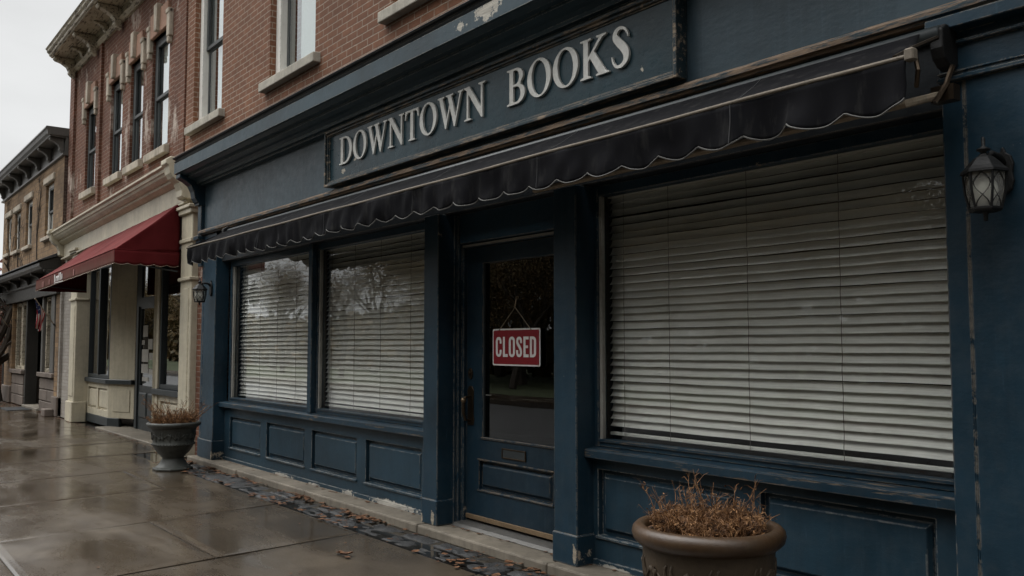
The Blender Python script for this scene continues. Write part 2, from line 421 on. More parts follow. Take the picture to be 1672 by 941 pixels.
def m_slate():
    t=NT('dark_slate'); n=t.noise(9,5,.7); n2=t.noise(40,4,.7)
    c=t.ramp(n,[(.3,(.018,.019,.02)),(.6,(.05,.05,.05)),(.8,(.10,.095,.085))])
    t.bsdf(c,t.ramp(n,[(.3,.35),(.7,.65)]),t.bump(t.mth('ADD',n,t.mth('MULTIPLY',n2,.5)),.9,.02),spec=.3); return t.m
M['slate']=m_slate()
M['step']=stone('step_stone',(.19,.165,.13),var=.35,scale=5,rough=.6,stain=(.07,.06,.045),stamt=.5)
M['asphalt']=stone('wet_asphalt',(.05,.05,.05),rough=.35,spec=.5)
M['grassm']=stone('dull_grass',(.045,.055,.022),scale=8,rough=.95)
def m_leaf(name,cols,scale=22):
    t=NT(name); n=t.noise(scale,1,.5)
    c=t.ramp(n,[(.30+.4*i/(len(cols)-1),k) for i,k in enumerate(cols)])
    t.bsdf(c,.7,spec=.3); return t.m
M['litter']=m_leaf('fallen_leaf',[(.045,.02,.010),(.095,.042,.019),(.17,.085,.042),(.08,.032,.014)])
M['deadstem']=m_leaf('dry_stem',[(.035,.017,.008),(.14,.066,.026),(.30,.16,.07)])
M['deadleaf']=m_leaf('dry_leaf',[(.025,.013,.007),(.10,.044,.016),(.36,.19,.08),(.06,.028,.012)],14)
M['soil']=stone('potting_soil',(.03,.02,.013),scale=20,rough=.95,bump=1)
M['bark']=stone('bark',(.06,.048,.038),scale=10,rough=.9,bump=1)
M['autumn']=m_leaf('autumn_foliage',[(.06,.05,.02),(.11,.075,.025),(.15,.08,.03)],3)
M['russet']=m_leaf('russet_foliage',[(.05,.018,.014),(.12,.04,.03),(.10,.05,.035)],3)
M['pot_brown']=stone('glazed_brown_pot',(.052,.027,.011),var=.6,scale=9,rough=.42,stain=(.05,.032,.016),stamt=.7,spec=.5)
M['pot_body']=stone('brown_pot_body',(.062,.045,.029),var=.3,scale=9,rough=.6,stain=(.04,.03,.02),stamt=.6)
M['urn']=stone('dark_urn',(.060,.062,.055),var=.3,scale=9,rough=.5,stain=(.03,.028,.022),stamt=.5)
M['mat']=plain('door_mat',(.02,.02,.02),.95,bump=.8)
M['paper']=plain('paper_notice',(.42,.40,.36),.8,var=.3,scale=18)
M['fascia_grey']=paint('dark_grey_fascia',(.036,.033,.029),under=(.06,.048,.036),chips=.64,var=.35,dust=(.07,.06,.055))
M['roof_grey']=stone('slate_roof',(.06,.06,.064),scale=8,rough=.6)
def m_vc(name):
    t=NT(name); a=t.n('ShaderNodeVertexColor'); a.layer_name='Col'
    t.bsdf(a.outputs[0],.8,t.bump(t.noise(150,2,.5),.15,.003),spec=.2); return t.m
M['flag']=m_vc('flag_cloth')

# ------------------------------------------------------------------ ground
def structure(name, mb, mat, **k):
    o=part(name,mb,mat,None,**k); o['kind']='structure'; return o
KY=1.06
structure('road', MB().add([(-600,-600,-.14),(600,-600,-.14),(600,600,-.14),(-600,600,-.14)],[(0,1,2,3)]), M['asphalt'])
structure('verge_lawn', MB().add([(-120,-60,-.02),(60,-60,-.02),(60,-8.5,-.02),(-120,-8.5,-.02)],[(0,1,2,3)]), M['grassm'])
far_walk=MB().box(-120,60,-8.4,-6.6,-.139,.0); structure('far_pavement', far_walk, M['concrete'])
mb=MB().box(-90,6,KY+.002,5.0,-.135,-.010); structure('pavement_bed', mb, M['joint_water'])
mb=MB()
for i in range(-40,4):
    x0=i*2.1+.003; mb.box(x0,x0+2.094,KY-.15,KY,-.139,.004+random.uniform(-.002,.002))
structure('kerb', mb, M['concrete'], bevel=.012, seg=2)
mb=MB(); sk=.125; g=.005
g=.010; k0=-34
for k in range(k0,6):
    xa=-6.22+1.655*k*1.0; xb=xa+1.655
    top=3.495 if xb>-11.9 else 4.0
    spl={-1:2.28,-3:2.93}.get(k)
    rows=[(KY+.006,spl),(spl+.004,top)] if spl else [(KY+.006,top)]
    for (ya,yb) in rows:
        dz=[random.uniform(-.006,.006) for _ in range(4)]
        P=lambda x,y:(x-sk*(y-1.1),y)
        h_=.0015; c=[P(xa+g,ya+h_),P(xb-g,ya+h_),P(xb-g,yb-h_),P(xa+g,yb-h_)]
        cx_=sum(p[0] for p in c)/4; cy_=sum(p[1] for p in c)/4
        def ins(p,d): return (p[0]+(d if p[0]<cx_ else -d)*1.0, p[1]+(d*.6 if p[1]<cy_ else -d*.6))
        c1=[ins(p,.035) for p in c]; c2=[ins(p,.11) for p in c]
        vs=[(x,y,-.05) for x,y in c]+[(c[i][0],c[i][1],dz[i]*.8-.0065) for i in range(4)]+[(c1[i][0],c1[i][1],dz[i]*.8-.0025) for i in range(4)]+[(c2[i][0],c2[i][1],dz[i]*.8) for i in range(4)]
        mb.add(vs,[(0,3,2,1)]+[(q+i,q+(i+1)%4,q+4+(i+1)%4,q+4+i) for q in (0,4,8) for i in range(4)]+[(12,13,14,15)])
structure('pavement', mb, M['concrete'])
# dark irregular stones between pavement and step
mb=MB(); x=-12.0
while x<2:
    w=random.uniform(.28,.62); y0=3.505; y1=3.85
    if random.random()<.45: ys=[y0,random.uniform(3.63,3.72),y1]
    else: ys=[y0,y1]
    for a,b in zip(ys[:-1],ys[1:]):
        hz=random.uniform(-.012,.008); sx=random.uniform(0,97)
        def fn(u,v,x=x,w=w,a=a,b=b,hz=hz,sx=sx):
            e=min(u,1-u,v,1-v)
            return (x+.008+(w-.016)*u+.012*(vn(v*5+sx)-.5), a+.006+(b-a-.012)*v+.012*(vn(u*6+sx)-.5),
                    hz+.022*(vn2(u*w*16+sx,v*6+sx)-.5)-(.02 if e<.01 else 0))
        mb.grid(fn,10,8)
    x+=w
structure('stone_gutter_strip', mb, M['slate'], smooth=True)
mb=MB(); xs=[-11.95,-10.2,-8.35,-6.23,-4.60,-2.4,-.2,2]
for a,b in zip(xs[:-1],xs[1:]):
    mb.box(a+.004,b-.004,3.86+random.uniform(-.006,.006),4.5,-.02,.06+random.uniform(-.003,.003))
structure('stone_step', mb, M['step'], bevel=.014, seg=2)
# apron and landing before the neighbour's door
structure('entrance_apron', MB().box(-17.55,-13.0,4.005,4.9,-.02,.03), M['step'], bevel=.01)
structure('shop_floor_strip', MB().box(-60,-12.0,5.0,16,-.15,.02), M['slate'])

# ------------------------------------------------------------------ bookstore building
BK=thing('bookstore_building','brown brick building with a weathered dark blue wooden shopfront and cornice','building',(-6,4.05,0))
def sash_window(b, x0,x1,z0,z1,yw, jamb=.12, white=True, sill=True, shade=(.28,1.0), hood=False, sillz=.12, over=.13, recess=.11, rail=.47):
    """window part with sill, sash, pane and shade sub-parts, in an opening whose wall face is at yw"""
    yf=yw+recess; sd=.05 if jamb>.12 else .0
    w=part('window', MB().ring(x0,x1,z0,z1,jamb*.8,yf,yf+.19,wb=.05,wt=.08), M['white_frame'] if white else M['dark_sash'], b, bevel=.006)
    s=MB(); ix0,ix1=x0+jamb*.8,x1-jamb*.8; zm=z0+(z1-z0)*rail
    s.ring(ix0,ix1,z0+.05,zm+.02,.055,yf+sd+.035,yf+sd+.075); s.ring(ix0,ix1,zm-.02,z1-.08,.055,yf+sd,yf+sd+.04)
    part('sash', s, M['dark_sash'], w, bevel=.004)
    part('pane', MB().box(ix0+.045,ix1-.045,yf+sd+.045,yf+sd+.051,z0+.09,z1-.12), M['glass_up'], w)
    if shade:
        part('shade', MB().box(ix0+(ix1-ix0)*shade[0],ix1-.02,yf+sd+.09,yf+sd+.095,z0+(z1-z0)*(1-shade[1])+.06,z1-.1), M['shade'], w)  # white sheet also stands in for sky reflected in the pane
    if sill:
        s=MB().add([(x0-over,yw-.085,z0-sillz),(x1+over,yw-.085,z0-sillz),(x1+over,yw+.06,z0-sillz),(x0-over,yw+.06,z0-sillz),
                  (x0-over,yw-.085,z0-.015),(x1+over,yw-.085,z0-.015),(x1+over,yw+recess,z0+.004),(x0-over,yw+recess,z0+.004)],
                 [(0,3,2,1),(4,5,6,7),(0,1,5,4),(1,2,6,5),(2,3,7,6),(3,0,4,7)])
        part('sill', s, M['hood_stone'] if hood else M['limestone'], w, bevel=.01, seg=2)
    return w
UP=4.05
holes=[(-12.60,-11.47,4.61,6.95),(-9.88,-8.65,4.61,6.95),(-7.02,-5.80,4.61,6.95),(-4.10,-2.88,4.61,6.95),(-1.20,.02,4.61,6.95)]
mb=MB().wall(-12.93,2.0,3.66,8.8,UP,.34,holes); mb.box(-12.93,2.0,4.9,5.0,3.2,8.8); mb.box(-12.93,-12.8,4.4,14,0,8.8); mb.box(1.9,2.0,4.4,14,0,8.8); mb.box(-12.93,2,4.1,14,8.8,8.9); mb.box(-12.93,2,13.9,14,0,8.8)
part('brick_wall', mb, M['brick_brown'], BK)
mb=MB().box(-12.93,-11.79,4.06,4.4,0,3.66)
part('brick_pier', mb, M['brick_red'], BK)
for h in holes: sash_window(BK,*h,UP,jamb=.15,recess=.075)
# recess strip at the party line
part('party_joint', MB().box(-13.0,-12.935,4.13,4.3,0,8.8), M['brick_brown'], BK)
# cornice
prof=[(4.07,3.905),(3.60,3.902),(3.60,3.765),(3.625,3.76),(3.665,3.735),
      (3.72,3.732),(3.722,3.712),(3.76,3.690),(3.80,3.680),(3.83,3.660),(3.838,3.636),(3.88,3.634),(3.882,3.615),(3.945,3.612),(4.07,3.612)]
cor=part('cornice', MB().sweepx(prof,-11.93,2.0), M['blue_cornice'], BK)
cr=[(4.07,4.00),(3.585,3.985),(3.575,3.975),(3.585,3.962),(3.61,3.955),(3.618,3.94),(3.60,3.93),(3.612,3.912),(3.625,3.9035),(4.07,3.906)]
part('crown_moulding', MB().sweepx(cr,-11.94,2.0), M['crown'], cor)
# fascia, ledge moulding
mb=MB().box(-11.72,2.0,3.95,4.06,2.97,3.62)
part('fascia_board', mb, M['blue_fascia'], BK)
prof=[(3.948,2.962),(3.915,2.962),(3.908,2.972),(3.890,2.980),(3.888,3.006),(3.896,3.016),(3.915,3.022),(3.925,3.032),(3.948,3.036)]
part('ledge_moulding', MB().sweepx(prof,-11.80,2.0), M['blue_ledge'], BK)
# header and beam behind the awning
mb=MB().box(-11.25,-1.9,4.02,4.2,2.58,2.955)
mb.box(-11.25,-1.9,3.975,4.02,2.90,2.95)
part('header_board', mb, M['crown'], BK, bevel=.006)  # black replaces the blue paint here to paint in the awning's shade
# left scroll bracket with its outer pilaster
s=[(4.04,3.76),(3.62,3.755),(3.615,3.70),(3.64,3.685),(3.70,3.66),(3.765,3.61),(3.805,3.53),(3.82,3.45),(3.85,3.40),(3.87,3.385),(3.87,3.36),(4.04,3.36)]
part('scroll_bracket', MB().sweepx(s,-11.90,-11.74), M['blue'], BK, bevel=.008, seg=2)
mb=MB().box(-11.87,-11.745,3.905,4.06,2.955,3.36); mb.box(-11.90,-11.72,3.86,4.06,2.90,2.952); mb.box(-11.89,-11.73,3.89,4.06,2.78,2.90); mb.box(-11.87,-11.745,3.92,4.06,2.55,2.78)
mb.box(-11.86,-11.75,3.98,4.06,.06,2.55); mb.box(-11.87,-11.745,3.965,4.06,.06,.30)
part('outer_pilaster', mb, M['blue'], BK, bevel=.006)
# pilasters
def pilaster(x0,x1,ztop,plinth,yf=3.95,yb=4.13,lines=True):
    mb=MB().box(x0,x1,yf,yb,.058,ztop)
    mb.box(x0-.008,x1+.008,yf-.010,yb-.01,.060,plinth)
    if lines:
        mb.box(x0+.035,x0+.047,yf-.004,yf+.02,plinth+.02,ztop-.1); 
    return part('pilaster',mb,M['blue'],BK,bevel=.006)
pilaster(-11.735,-11.26,2.955,.30)
pilaster(-6.285,-6.07,2.58,.26,lines=False)
pilaster(-4.625,-4.395,2.58,.26,lines=False)
mb=MB().box(-1.93,-1.832,3.957,4.3,.058,2.68); mb.box(-1.8315,-1.823,3.9535,4.3,.058,2.68); mb.box(-1.8225,.6,3.95,4.3,.058,2.68); mb.box(-1.93,.61,3.94,4.3,2.68,2.955)
mb.box(-1.935,.62,3.925,4.0,2.678,2.70); mb.box(-1.935,.62,3.932,4.0,2.712,2.722)
mb.box(-1.94,.63,3.915,4.0,2.835,2.853); mb.box(-1.95,.63,3.86,4.0,2.895,2.953)
part('pilaster', mb, M['blue'], BK, bevel=.006)
mb=MB().box(.6,2.0,4.05,4.3,0,2.98); part('brick_pier', mb, M['brick_brown'], BK)
# bulkheads with raised panels
def bulkhead(x0,x1,panels,ztop):
    mb=MB().wall(x0,x1,.058,ztop,4.10,.05,panels); 
    for p in panels: mb.raised(*p,4.142,4.112,.03,.022)
    for p in panels:   # worn lower bead of every panel
        mb.box(p[0]-.012,p[1]+.012,4.085,4.10,p[2]-.018,p[2]-.001)
    mb.box(x0,x1,4.086,4.10,.061,.10)
    return part('bulkhead',mb,M['blue_bulk'],BK,bevel=.004)
bulkhead(-11.26,-6.28,[(-11.06,-10.08,.235,.612),(-9.90,-8.88,.225,.618),(-8.70,-7.71,.222,.618),(-7.53,-6.54,.22,.616)],.735)
bulkhead(-4.40,-1.93,[(-4.35,-3.24,.255,.685),(-3.06,-2.09,.265,.70)],.765)
def sill_prof(z): return [(4.02,z-.055),(4.02,z-.008),(4.03,z),(4.10,z+.008),(4.21,z+.012),(4.21,z-.055)]
part('shopfront_sill', MB().sweepx(sill_prof(.79),-11.27,-6.27), M['blue_worn'], BK)
part('shopfront_sill', MB().sweepx(sill_prof(.822),-4.44,-1.92), M['blue_worn'], BK)
# shop windows
def shop_window(x0,x1,z0,z1):
    f=MB().ring(x0,x1,z0,z1,.07,4.115,4.20,wb=.05)
    w=part('shop_window', f, M['blue'], BK, bevel=.005)
    part('stop_bead', MB().box(x0+.07,x0+.098,4.128,4.16,z0+.05,z1-.07), M['frame_light'], w, bevel=.003)
    part('pane', MB().box(x0+.072,x1-.072,4.165,4.171,z0+.052,z1-.072), M['glass'], w)
    part('rail_wear', MB().box(x0+.07,x1-.07,4.106,4.117,z0+.035,z0+.049), M['blue_worn'], w)
    return w
shop_window(-11.19,-8.72,.800,2.58); shop_window(-8.70,-6.24,.800,2.58); shop_window(-4.43,-1.88,.832,2.58)
mb=MB().box(-8.745,-8.655,4.055,4.114,.80,2.58); part('mullion', mb, M['blue'], BK, bevel=.006)
# interior room
mb=MB(); 
mb.box(-12.7,1.8,9.0,9.1,0,3.5); mb.box(-12.7,1.8,4.5,9.0,-.02,.055); mb.box(-12.7,1.8,4.22,9.0,2.99,3.1)
mb.box(-12.72,-12.62,4.42,9,0,3.1); mb.box(1.7,1.8,4.42,9,0,3.1)
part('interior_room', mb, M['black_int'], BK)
# doorway: stepped casings, transom, threshold
mb=MB()
for sgn,xe in ((1,-6.068),(-1,-4.627)):
    for (w,ya,yb) in ((.030,4.13,4.30),(.055,4.165,4.30),(.012,4.10,4.13)):
        a,b=(xe,xe+w) if sgn>0 else (xe-w,xe)
        mb.box(a,b,ya,yb,.058,2.58)
mb.box(-6.01,-4.68,4.12,4.30,2.335,2.58); mb.box(-6.01,-4.68,4.17,4.30,2.305,2.333)
mb.box(-4.76,-4.68,4.19,4.3,.06,2.31)
part('door_frame', mb, M['blue'], BK, bevel=.005)
part('door_head_bead', MB().box(-6.01,-4.68,4.150,4.169,2.310,2.326), M['frame_light'], BK)
part('threshold', MB().add([(-6.03,4.06,.061),(-4.66,4.06,.061),(-4.66,4.3,.061),(-6.03,4.3,.061),(-6.03,4.09,.083),(-4.66,4.09,.083),(-4.66,4.3,.10),(-6.03,4.3,.10)],
     [(0,3,2,1),(4,5,6,7),(0,1,5,4),(1,2,6,5),(2,3,7,6),(3,0,4,7)]), M['alu'], BK, bevel=.004)
# door leaf
DY=4.195
mb=MB().wall(-6.01,-4.765,.115,2.30,DY,.045,[(-5.785,-4.90,.775,2.165),(-5.83,-4.925,.36,.588)])
mb.raised(-5.83,-4.925,.36,.588,DY+.03,DY+.006,.022,.02)
for (za,zb) in ((.588,.600),(.345,.358)): mb.box(-5.845,-4.91,DY-.010,DY-.0005,za,zb)
mb.box(-5.80,-4.89,DY-.010,DY-.0005,.758,.774)
door=part('door', mb, M['door_blue'], BK, bevel=.004)
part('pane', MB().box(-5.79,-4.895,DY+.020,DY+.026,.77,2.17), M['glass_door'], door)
mb=MB().box(-5.785,-5.772,DY+.004,DY+.019,.775,2.165); part('glazing_bead', mb, M['dark_trim'], door)
part('bottom_sweep', MB().box(-6.005,-4.77,DY-.012,DY+.03,.112,.150), M['woodstrip'], door, bevel=.004)
ms=part('mail_slot', MB().ring(-5.525,-5.228,.632,.712,.012,DY-.010,DY-.001), M['bronze'], door, bevel=.003)
part('flap', MB().box(-5.512,-5.241,DY-.006,DY-.002,.645,.699), M['dark_trim'], ms)
mb=MB().prismy([(-5.985,.86),(-5.905,.86),(-5.895,.90),(-5.905,.94),(-5.905,1.10),(-5.90,1.14),(-5.925,1.175),(-5.965,1.175),(-5.99,1.14),(-5.985,1.10)],DY-.008,DY-.001)
mb.tube([(-5.945,DY-.006,1.09),(-5.945,DY-.055,1.085),(-5.945,DY-.075,1.05),(-5.945,DY-.075,.96),(-5.945,DY-.055,.905),(-5.945,DY-.006,.895)],[.011,.012,.014,.014,.012,.010],8)
hd=part('handle', mb, M['bronze'], door, bevel=.002)
part('thumb_latch', MB().lathe((-5.945,DY-.075,1.062),[(.004,-.022),(.018,-.016),(.024,0),(.018,.016),(.004,.022)],14), M['brass_knob'], hd, smooth=True)
mb=MB(); 
n=16; mb.prismy([(-5.945+.030*math.cos(2*math.pi*k/n),1.275+.045*math.sin(2*math.pi*k/n)) for k in range(n)],DY-.012,DY-.001)
mb.prismy([(-5.945+.014*math.cos(2*math.pi*k/n),1.28+.014*math.sin(2*math.pi*k/n)) for k in range(n)],DY-.022,DY-.011)
part('deadbolt', mb, M['bronze'], door, bevel=.002)
part('glass_hook', MB().box(-5.76,-5.69,DY+.010,DY+.016,1.105,1.113), M['alu'], door)

# ------------------------------------------------------------------ blinds
def blind(x0,x1,zb,zt,lab,xc,seed):
    rr=random.Random(seed)
    T=thing('window_blind',lab,'blind',((x0+x1)/2,4.262,zb),'closed slat blinds behind the shopfront glass')
    mb=MB(); pitch=.0505; z=zt-.06; 
    sag0=rr.uniform(0,.006)
    while z>zb+.04:
        th=R(59+rr.gauss(0,2.4)); w=.059; N=22
        dzl=rr.gauss(0,.0028); dzr=rr.gauss(0,.0028); ph=rr.uniform(0,6)
        sec=[]
        for k in range(5):
            u=(k/4-.5)*w; b=.0055*(1-(2*k/4-1)**2)
            # upper edge inwards, lower edge outwards; crown faces the street
            sec.append((u*math.cos(th)-b*math.sin(th), -u*math.sin(th)-b*math.cos(th)))
        def fn(a,t,z=z,sec=sec,dzl=dzl,dzr=dzr,ph=ph):
            k=min(3,int(t*4)); q=sec[round(t*4)]
            s=math.sin(a*5*math.pi)**2*.0022+.0012*math.sin(a*9+ph)
            return (x0+(x1-x0)*a, 4.262-q[0], z+q[1]*1-s+dzl*(1-a)+dzr*a)
        mb.grid(fn,N,4,thick=(0,.0016,-.0004))
        z-=pitch
    part('slats',mb,M['blind'],T,smooth=False)
    part('headrail',MB().box(x0-.004,x1+.004,4.235,4.29,zt-.05,zt),M['blind'],T,bevel=.003)
    part('bottom_rail',MB().box(x0,x1,4.242,4.282,zb,zb+.022),M['blind'],T,bevel=.004)
    mb=MB()
    for f in xc:
        xx=x0+(x1-x0)*f
        mb.tube([(xx,4.229,zt-.03)]+[(xx+.002*math.sin(i*2.1+f*9),4.229+.001*math.sin(i),zt-.03-(zt-zb-.03)*i/24) for i in range(1,25)],.0022,4)
    part('ladder_cords',mb,M['cord'],T)
    return T
blind(-11.17,-8.80,.865,2.56,'pale slat blind lowered behind the glass nearest the far end of the blue shopfront',[.08,.30,.52,.74,.93],1)
blind(-8.70,-6.30,.865,2.56,'pale slat blind in the window just left of the CLOSED door',[.07,.28,.5,.73,.93],2)
blind(-4.38,-1.80,.900,2.56,'large pale slat blind in the window right of the door, behind the brown pot',[.06,.215,.45,.68,.90],3)

# ------------------------------------------------------------------ lettering
def bez(pts,n=10):
    return pts
def ell(cx,cy,rx,ry,a0,a1,n=20,rot=0):
    o=[]
    for i in range(n+1):
        a=R(a0+(a1-a0)*i/n); x,y=rx*math.cos(a),ry*math.sin(a); c,s=math.cos(R(rot)),math.sin(R(rot))
        o.append((cx+x*c-y*s,cy+x*s+y*c))
    return o
def catmull(P,n=6):
    out=[]
    for i in range(len(P)-1):
        p0=P[max(i-1,0)];p1=P[i];p2=P[i+1];p3=P[min(i+2,len(P)-1)]
        for k in range(n):
            t=k/n
            out.append(tuple(.5*((2*b)+(-a+c)*t+(2*a-5*b+4*c-d)*t*t+(-a+3*b-3*c+d)*t**3) for a,b,c,d in zip(p0,p1,p2,p3)))
    out.append(tuple(P[-1])); return out
def stroke(P,n=6):
    """variable-width stroke (x,y,w) -> outline"""
    Q=catmull(P,n); L=[];Rr=[]
    for i,(x,y,w) in enumerate(Q):
        a=Q[max(i-1,0)];b=Q[min(i+1,len(Q)-1)]; dx,dy=b[0]-a[0],b[1]-a[1]; l=math.hypot(dx,dy) or 1
        L.append((x-dy/l*w/2,y+dx/l*w/2)); Rr.append((x+dy/l*w/2,y-dx/l*w/2))
    return L+Rr[::-1]
SERIF={
 'T':(.80,[[(.22,0),(.58,0),(.58,.03),(.475,.06),(.475,.945),(.61,.945),(.70,.90),(.765,.72),(.795,.72),(.78,1),(.02,1),(.005,.72),(.035,.72),(.10,.90),(.19,.945),(.325,.945),(.325,.06),(.22,.03)]]),
 'D':(.97,[[(.02,0)]+[(.42,0)]+ell(.42,.5,.52,.5,-90,90,24)+[(.02,1),(.02,.97),(.13,.94),(.13,.06),(.02,.03)],
           [(.285,.055)]+ell(.40,.5,.37,.445,-90,90,24)+[(.285,.945)]]),
 'O':(.97,[ell(.485,.5,.465,.52,0,360,40)[:-1], ell(.485,.5,.295,.475,0,360,40,rot=6)[:-1]]),
 'W':(1.33,[[(0,1),(.34,1),(.34,.97),(.25,.945),(.475,.26),(.616,.695),(.53,.945),(.44,.97),(.44,1),(.80,1),(.80,.97),(.70,.945),(.935,.26),(1.15,.945),(1.06,.97),(1.06,1),(1.32,1),(1.32,.97),(1.215,.945),(.90,-.02),(.86,-.02),(.645,.607),(.44,-.02),(.40,-.02),(.09,.945),(0,.97)]]),
 'N':(1.0,[[(0,1),(.24,1),(.80,.27),(.80,.94),(.68,.97),(.68,1),(.99,1),(.99,.97),(.87,.94),(.87,-.02),(.82,-.02),(.19,.79),(.19,.06),(.31,.03),(.31,0),(0,0),(0,.03),(.12,.06),(.12,.90),(0,.97)]]),
 'B':(.82,[[(.02,0),(.44,0)]+ell(.44,.27,.335,.27,-90,62,16)+ell(.40,.765,.30,.235,-48,90,16)+[(.02,1),(.02,.97),(.13,.94),(.13,.06),(.02,.03)],
           [(.285,.055)]+ell(.41,.275,.195,.22,-90,90,14)+[(.285,.495)], [(.285,.545)]+ell(.38,.745,.165,.20,-90,90,14)+[(.285,.945)]]),
 'K':(1.0,[[(.02,0),(.39,0),(.39,.03),(.285,.06),(.285,.42),(.36,.50),(.65,.06),(.57,.03),(.57,0),(1.0,0),(1.0,.03),(.90,.06),(.49,.64),(.77,.93),(.91,.97),(.91,1),(.58,1),(.58,.97),(.675,.94),(.285,.51),(.285,.94),(.39,.97),(.39,1),(.02,1),(.02,.97),(.13,.94),(.13,.06),(.02,.03)]]),
 'S':(.68,[stroke([(.575,.70,.02),(.545,.80,.035),(.45,.925,.055),(.31,.965,.075),(.185,.90,.12),(.165,.765,.16),(.27,.63,.185),(.41,.48,.195),(.505,.32,.18),(.49,.15,.135),(.36,.045,.085),(.20,.05,.06),(.09,.17,.04),(.05,.31,.02)],6)]),
}
SANS={
 'C':(.50,[stroke([(.395,.66,.145),(.395,.80,.145),(.34,.905,.14),(.25,.928,.14),(.16,.905,.14),(.105,.80,.15),(.10,.5,.15),(.105,.20,.15),(.16,.095,.14),(.25,.072,.14),(.34,.095,.14),(.395,.20,.145),(.395,.35,.145)],5)]),
 'L':(.42,[[(.03,0),(.40,0),(.40,.14),(.18,.14),(.18,1),(.03,1)]]),
 'O':(.50,[stroke([(0,0,0)],1)]),
 'S':(.49,[stroke([(.385,.68,.145),(.385,.80,.145),(.335,.905,.14),(.245,.928,.14),(.155,.90,.14),(.11,.80,.15),(.13,.67,.155),(.25,.52,.165),(.36,.36,.155),(.385,.22,.15),(.335,.095,.14),(.245,.072,.14),(.155,.095,.14),(.105,.20,.145),(.105,.34,.145)],5)]),
 'E':(.42,[[(.03,0),(.40,0),(.40,.14),(.18,.14),(.18,.44),(.36,.44),(.36,.57),(.18,.57),(.18,.86),(.40,.86),(.40,1),(.03,1)]]),
 'D':(.50,[[(.03,0),(.25,0)]+ell(.25,.20,.22,.20,-90,0,8)+ell(.25,.80,.22,.20,0,90,8)+[(.03,1)],
           [(.18,.135)]+ell(.235,.21,.085,.075,-90,0,6)+ell(.235,.79,.085,.075,0,90,6)+[(.18,.865)]]),
}
def rr_rect(cx,cy,w,h,r,n=8):
    o=[]
    for (sx,sy,a) in ((1,-1,-90),(1,1,0),(-1,1,90),(-1,-1,180)):
        o+=ell(cx+sx*(w/2-r),cy+sy*(h/2-r),r,r,a,a+90,n)
    return o
SANS['O']=(.50,[rr_rect(.25,.5,.46,1.02,.225),rr_rect(.25,.5,.165,.75,.08)])
def letters_mesh(text, font, x0, z0, h, y, depth, width=None, gap=.05, bevel=0, space=.35, tilt=0, zf=None):
    """build flat-faced raised letters as one mesh in the XZ plane, front at y"""
    adv=0; items=[]
    for ch in text:
        if ch==' ': adv+=space; continue
        w,outs=font[ch]; items.append((adv,outs)); adv+=w+gap
    total=adv-gap; sx=(width/total) if width else h
    cu=bpy.data.curves.new('tmp','CURVE'); cu.dimensions='2D'; cu.fill_mode='BOTH'; cu.extrude=depth/2; cu.bevel_depth=bevel; cu.bevel_resolution=1
    for a,outs in items:
        for poly in outs:
            sp=cu.splines.new('POLY'); sp.points.add(len(poly)-1); sp.use_cyclic_u=True
            for p,(px,py) in zip(sp.points,poly): p.co=((a+px)*sx,py*h,0,1)
    ob=bpy.data.objects.new('tmp',cu); COL.objects.link(ob)
    dg=bpy.context.evaluated_depsgraph_get(); dg.update()
    me=bpy.data.meshes.new_from_object(ob.evaluated_get(dg))
    mb=MB()
    mb.v=[(x0+v.co.x, y+depth/2+bevel-v.co.z, z0+v.co.y+(zf((v.co.x)/(total*sx)) if zf else 0)) for v in me.vertices]
    mb.f=[list(p.vertices) for p in me.polygons]
    bpy.data.objects.remove(ob); bpy.data.curves.remove(cu); bpy.data.meshes.remove(me)
    return mb

SG=thing('shop_sign','long dark blue framed signboard with silver raised letters DOWNTOWN BOOKS','sign',(-5.7,3.9,3.06))
part('board',MB().box(-7.96,-3.43,3.895,3.949,3.07,3.60),M['sign_blue'],SG)
fr=MB()
X0,X1,Z0,Z1=-7.985,-3.405,3.055,3.608
for w,ya in ((.045,3.872),(.024,3.858),(.010,3.850)):
    pass
fr.ring(X0,X1,Z0,Z1,.026,3.848,3.944); fr.ring(X0+.026,X1-.026,Z0+.026,Z1-.026,.020,3.868,3.9445); fr.ring(X0+.046,X1-.046,Z0+.046,Z1-.046,.012,3.882,3.9446)
part('frame',fr,M['sign_frame'],SG,bevel=.006,seg=2)
l1=letters_mesh('DOWNTOWN',SERIF,-7.71,3.235,.262,3.874,.016,width=2.39,gap=.05,bevel=.0015); l2=letters_mesh('BOOKS',SERIF,-5.055,3.235,.262,3.874,.016,width=1.265,gap=.05,bevel=.0015)
for l_ in (l1,l2): part('lettering',l_,M['letters'],SG)

CS=thing('closed_sign','red CLOSED sign with white border hanging by thin string on the door glass','sign',(-5.34,4.19,1.345))
CY_=DY-.004
part('board',MB().prismy([(x,z) for x,z in rr_rect(-5.343,1.490,.585,.285,.014,3)],CY_-.006,CY_),M['sign_white'],CS)
part('red_face',MB().prismy([(x,z) for x,z in rr_rect(-5.343,1.490,.562,.262,.012,3)],CY_-.0078,CY_-.0062),M['sign_red'],CS)
part('lettering',letters_mesh('CLOSED',SANS,-5.595,1.415,.155,CY_-.0095,.001,width=.505,gap=.045),M['sign_white'],CS)
for xa in (-5.55,-5.155): part('string',MB().tube([(xa,CY_-.008,1.622),(-5.35,CY_-.007,1.795)],.0024,5),M['rod_wood'],CS)
mb=MB().tube([(-5.35,CY_+.018,1.86),(-5.35,CY_+.004,1.855),(-5.35,CY_-.008,1.80),(-5.35,CY_-.006,1.788)],.004,6); mb.lathe((-5.35,CY_+.016,1.87),[(.001,-.012),(.012,-.006),(.012,.006),(.001,.012)],10)
part('hook',mb,M['brass_knob'],CS)
for xx,zz in ((-5.55,1.62),(-5.155,1.62),(-5.075,1.362)): part('eyelet',MB().lathe((xx,CY_-.009,zz),[(.001,-.005),(.005,-.003),(.005,.003),(.001,.005)],8),M['brass_knob'],CS)

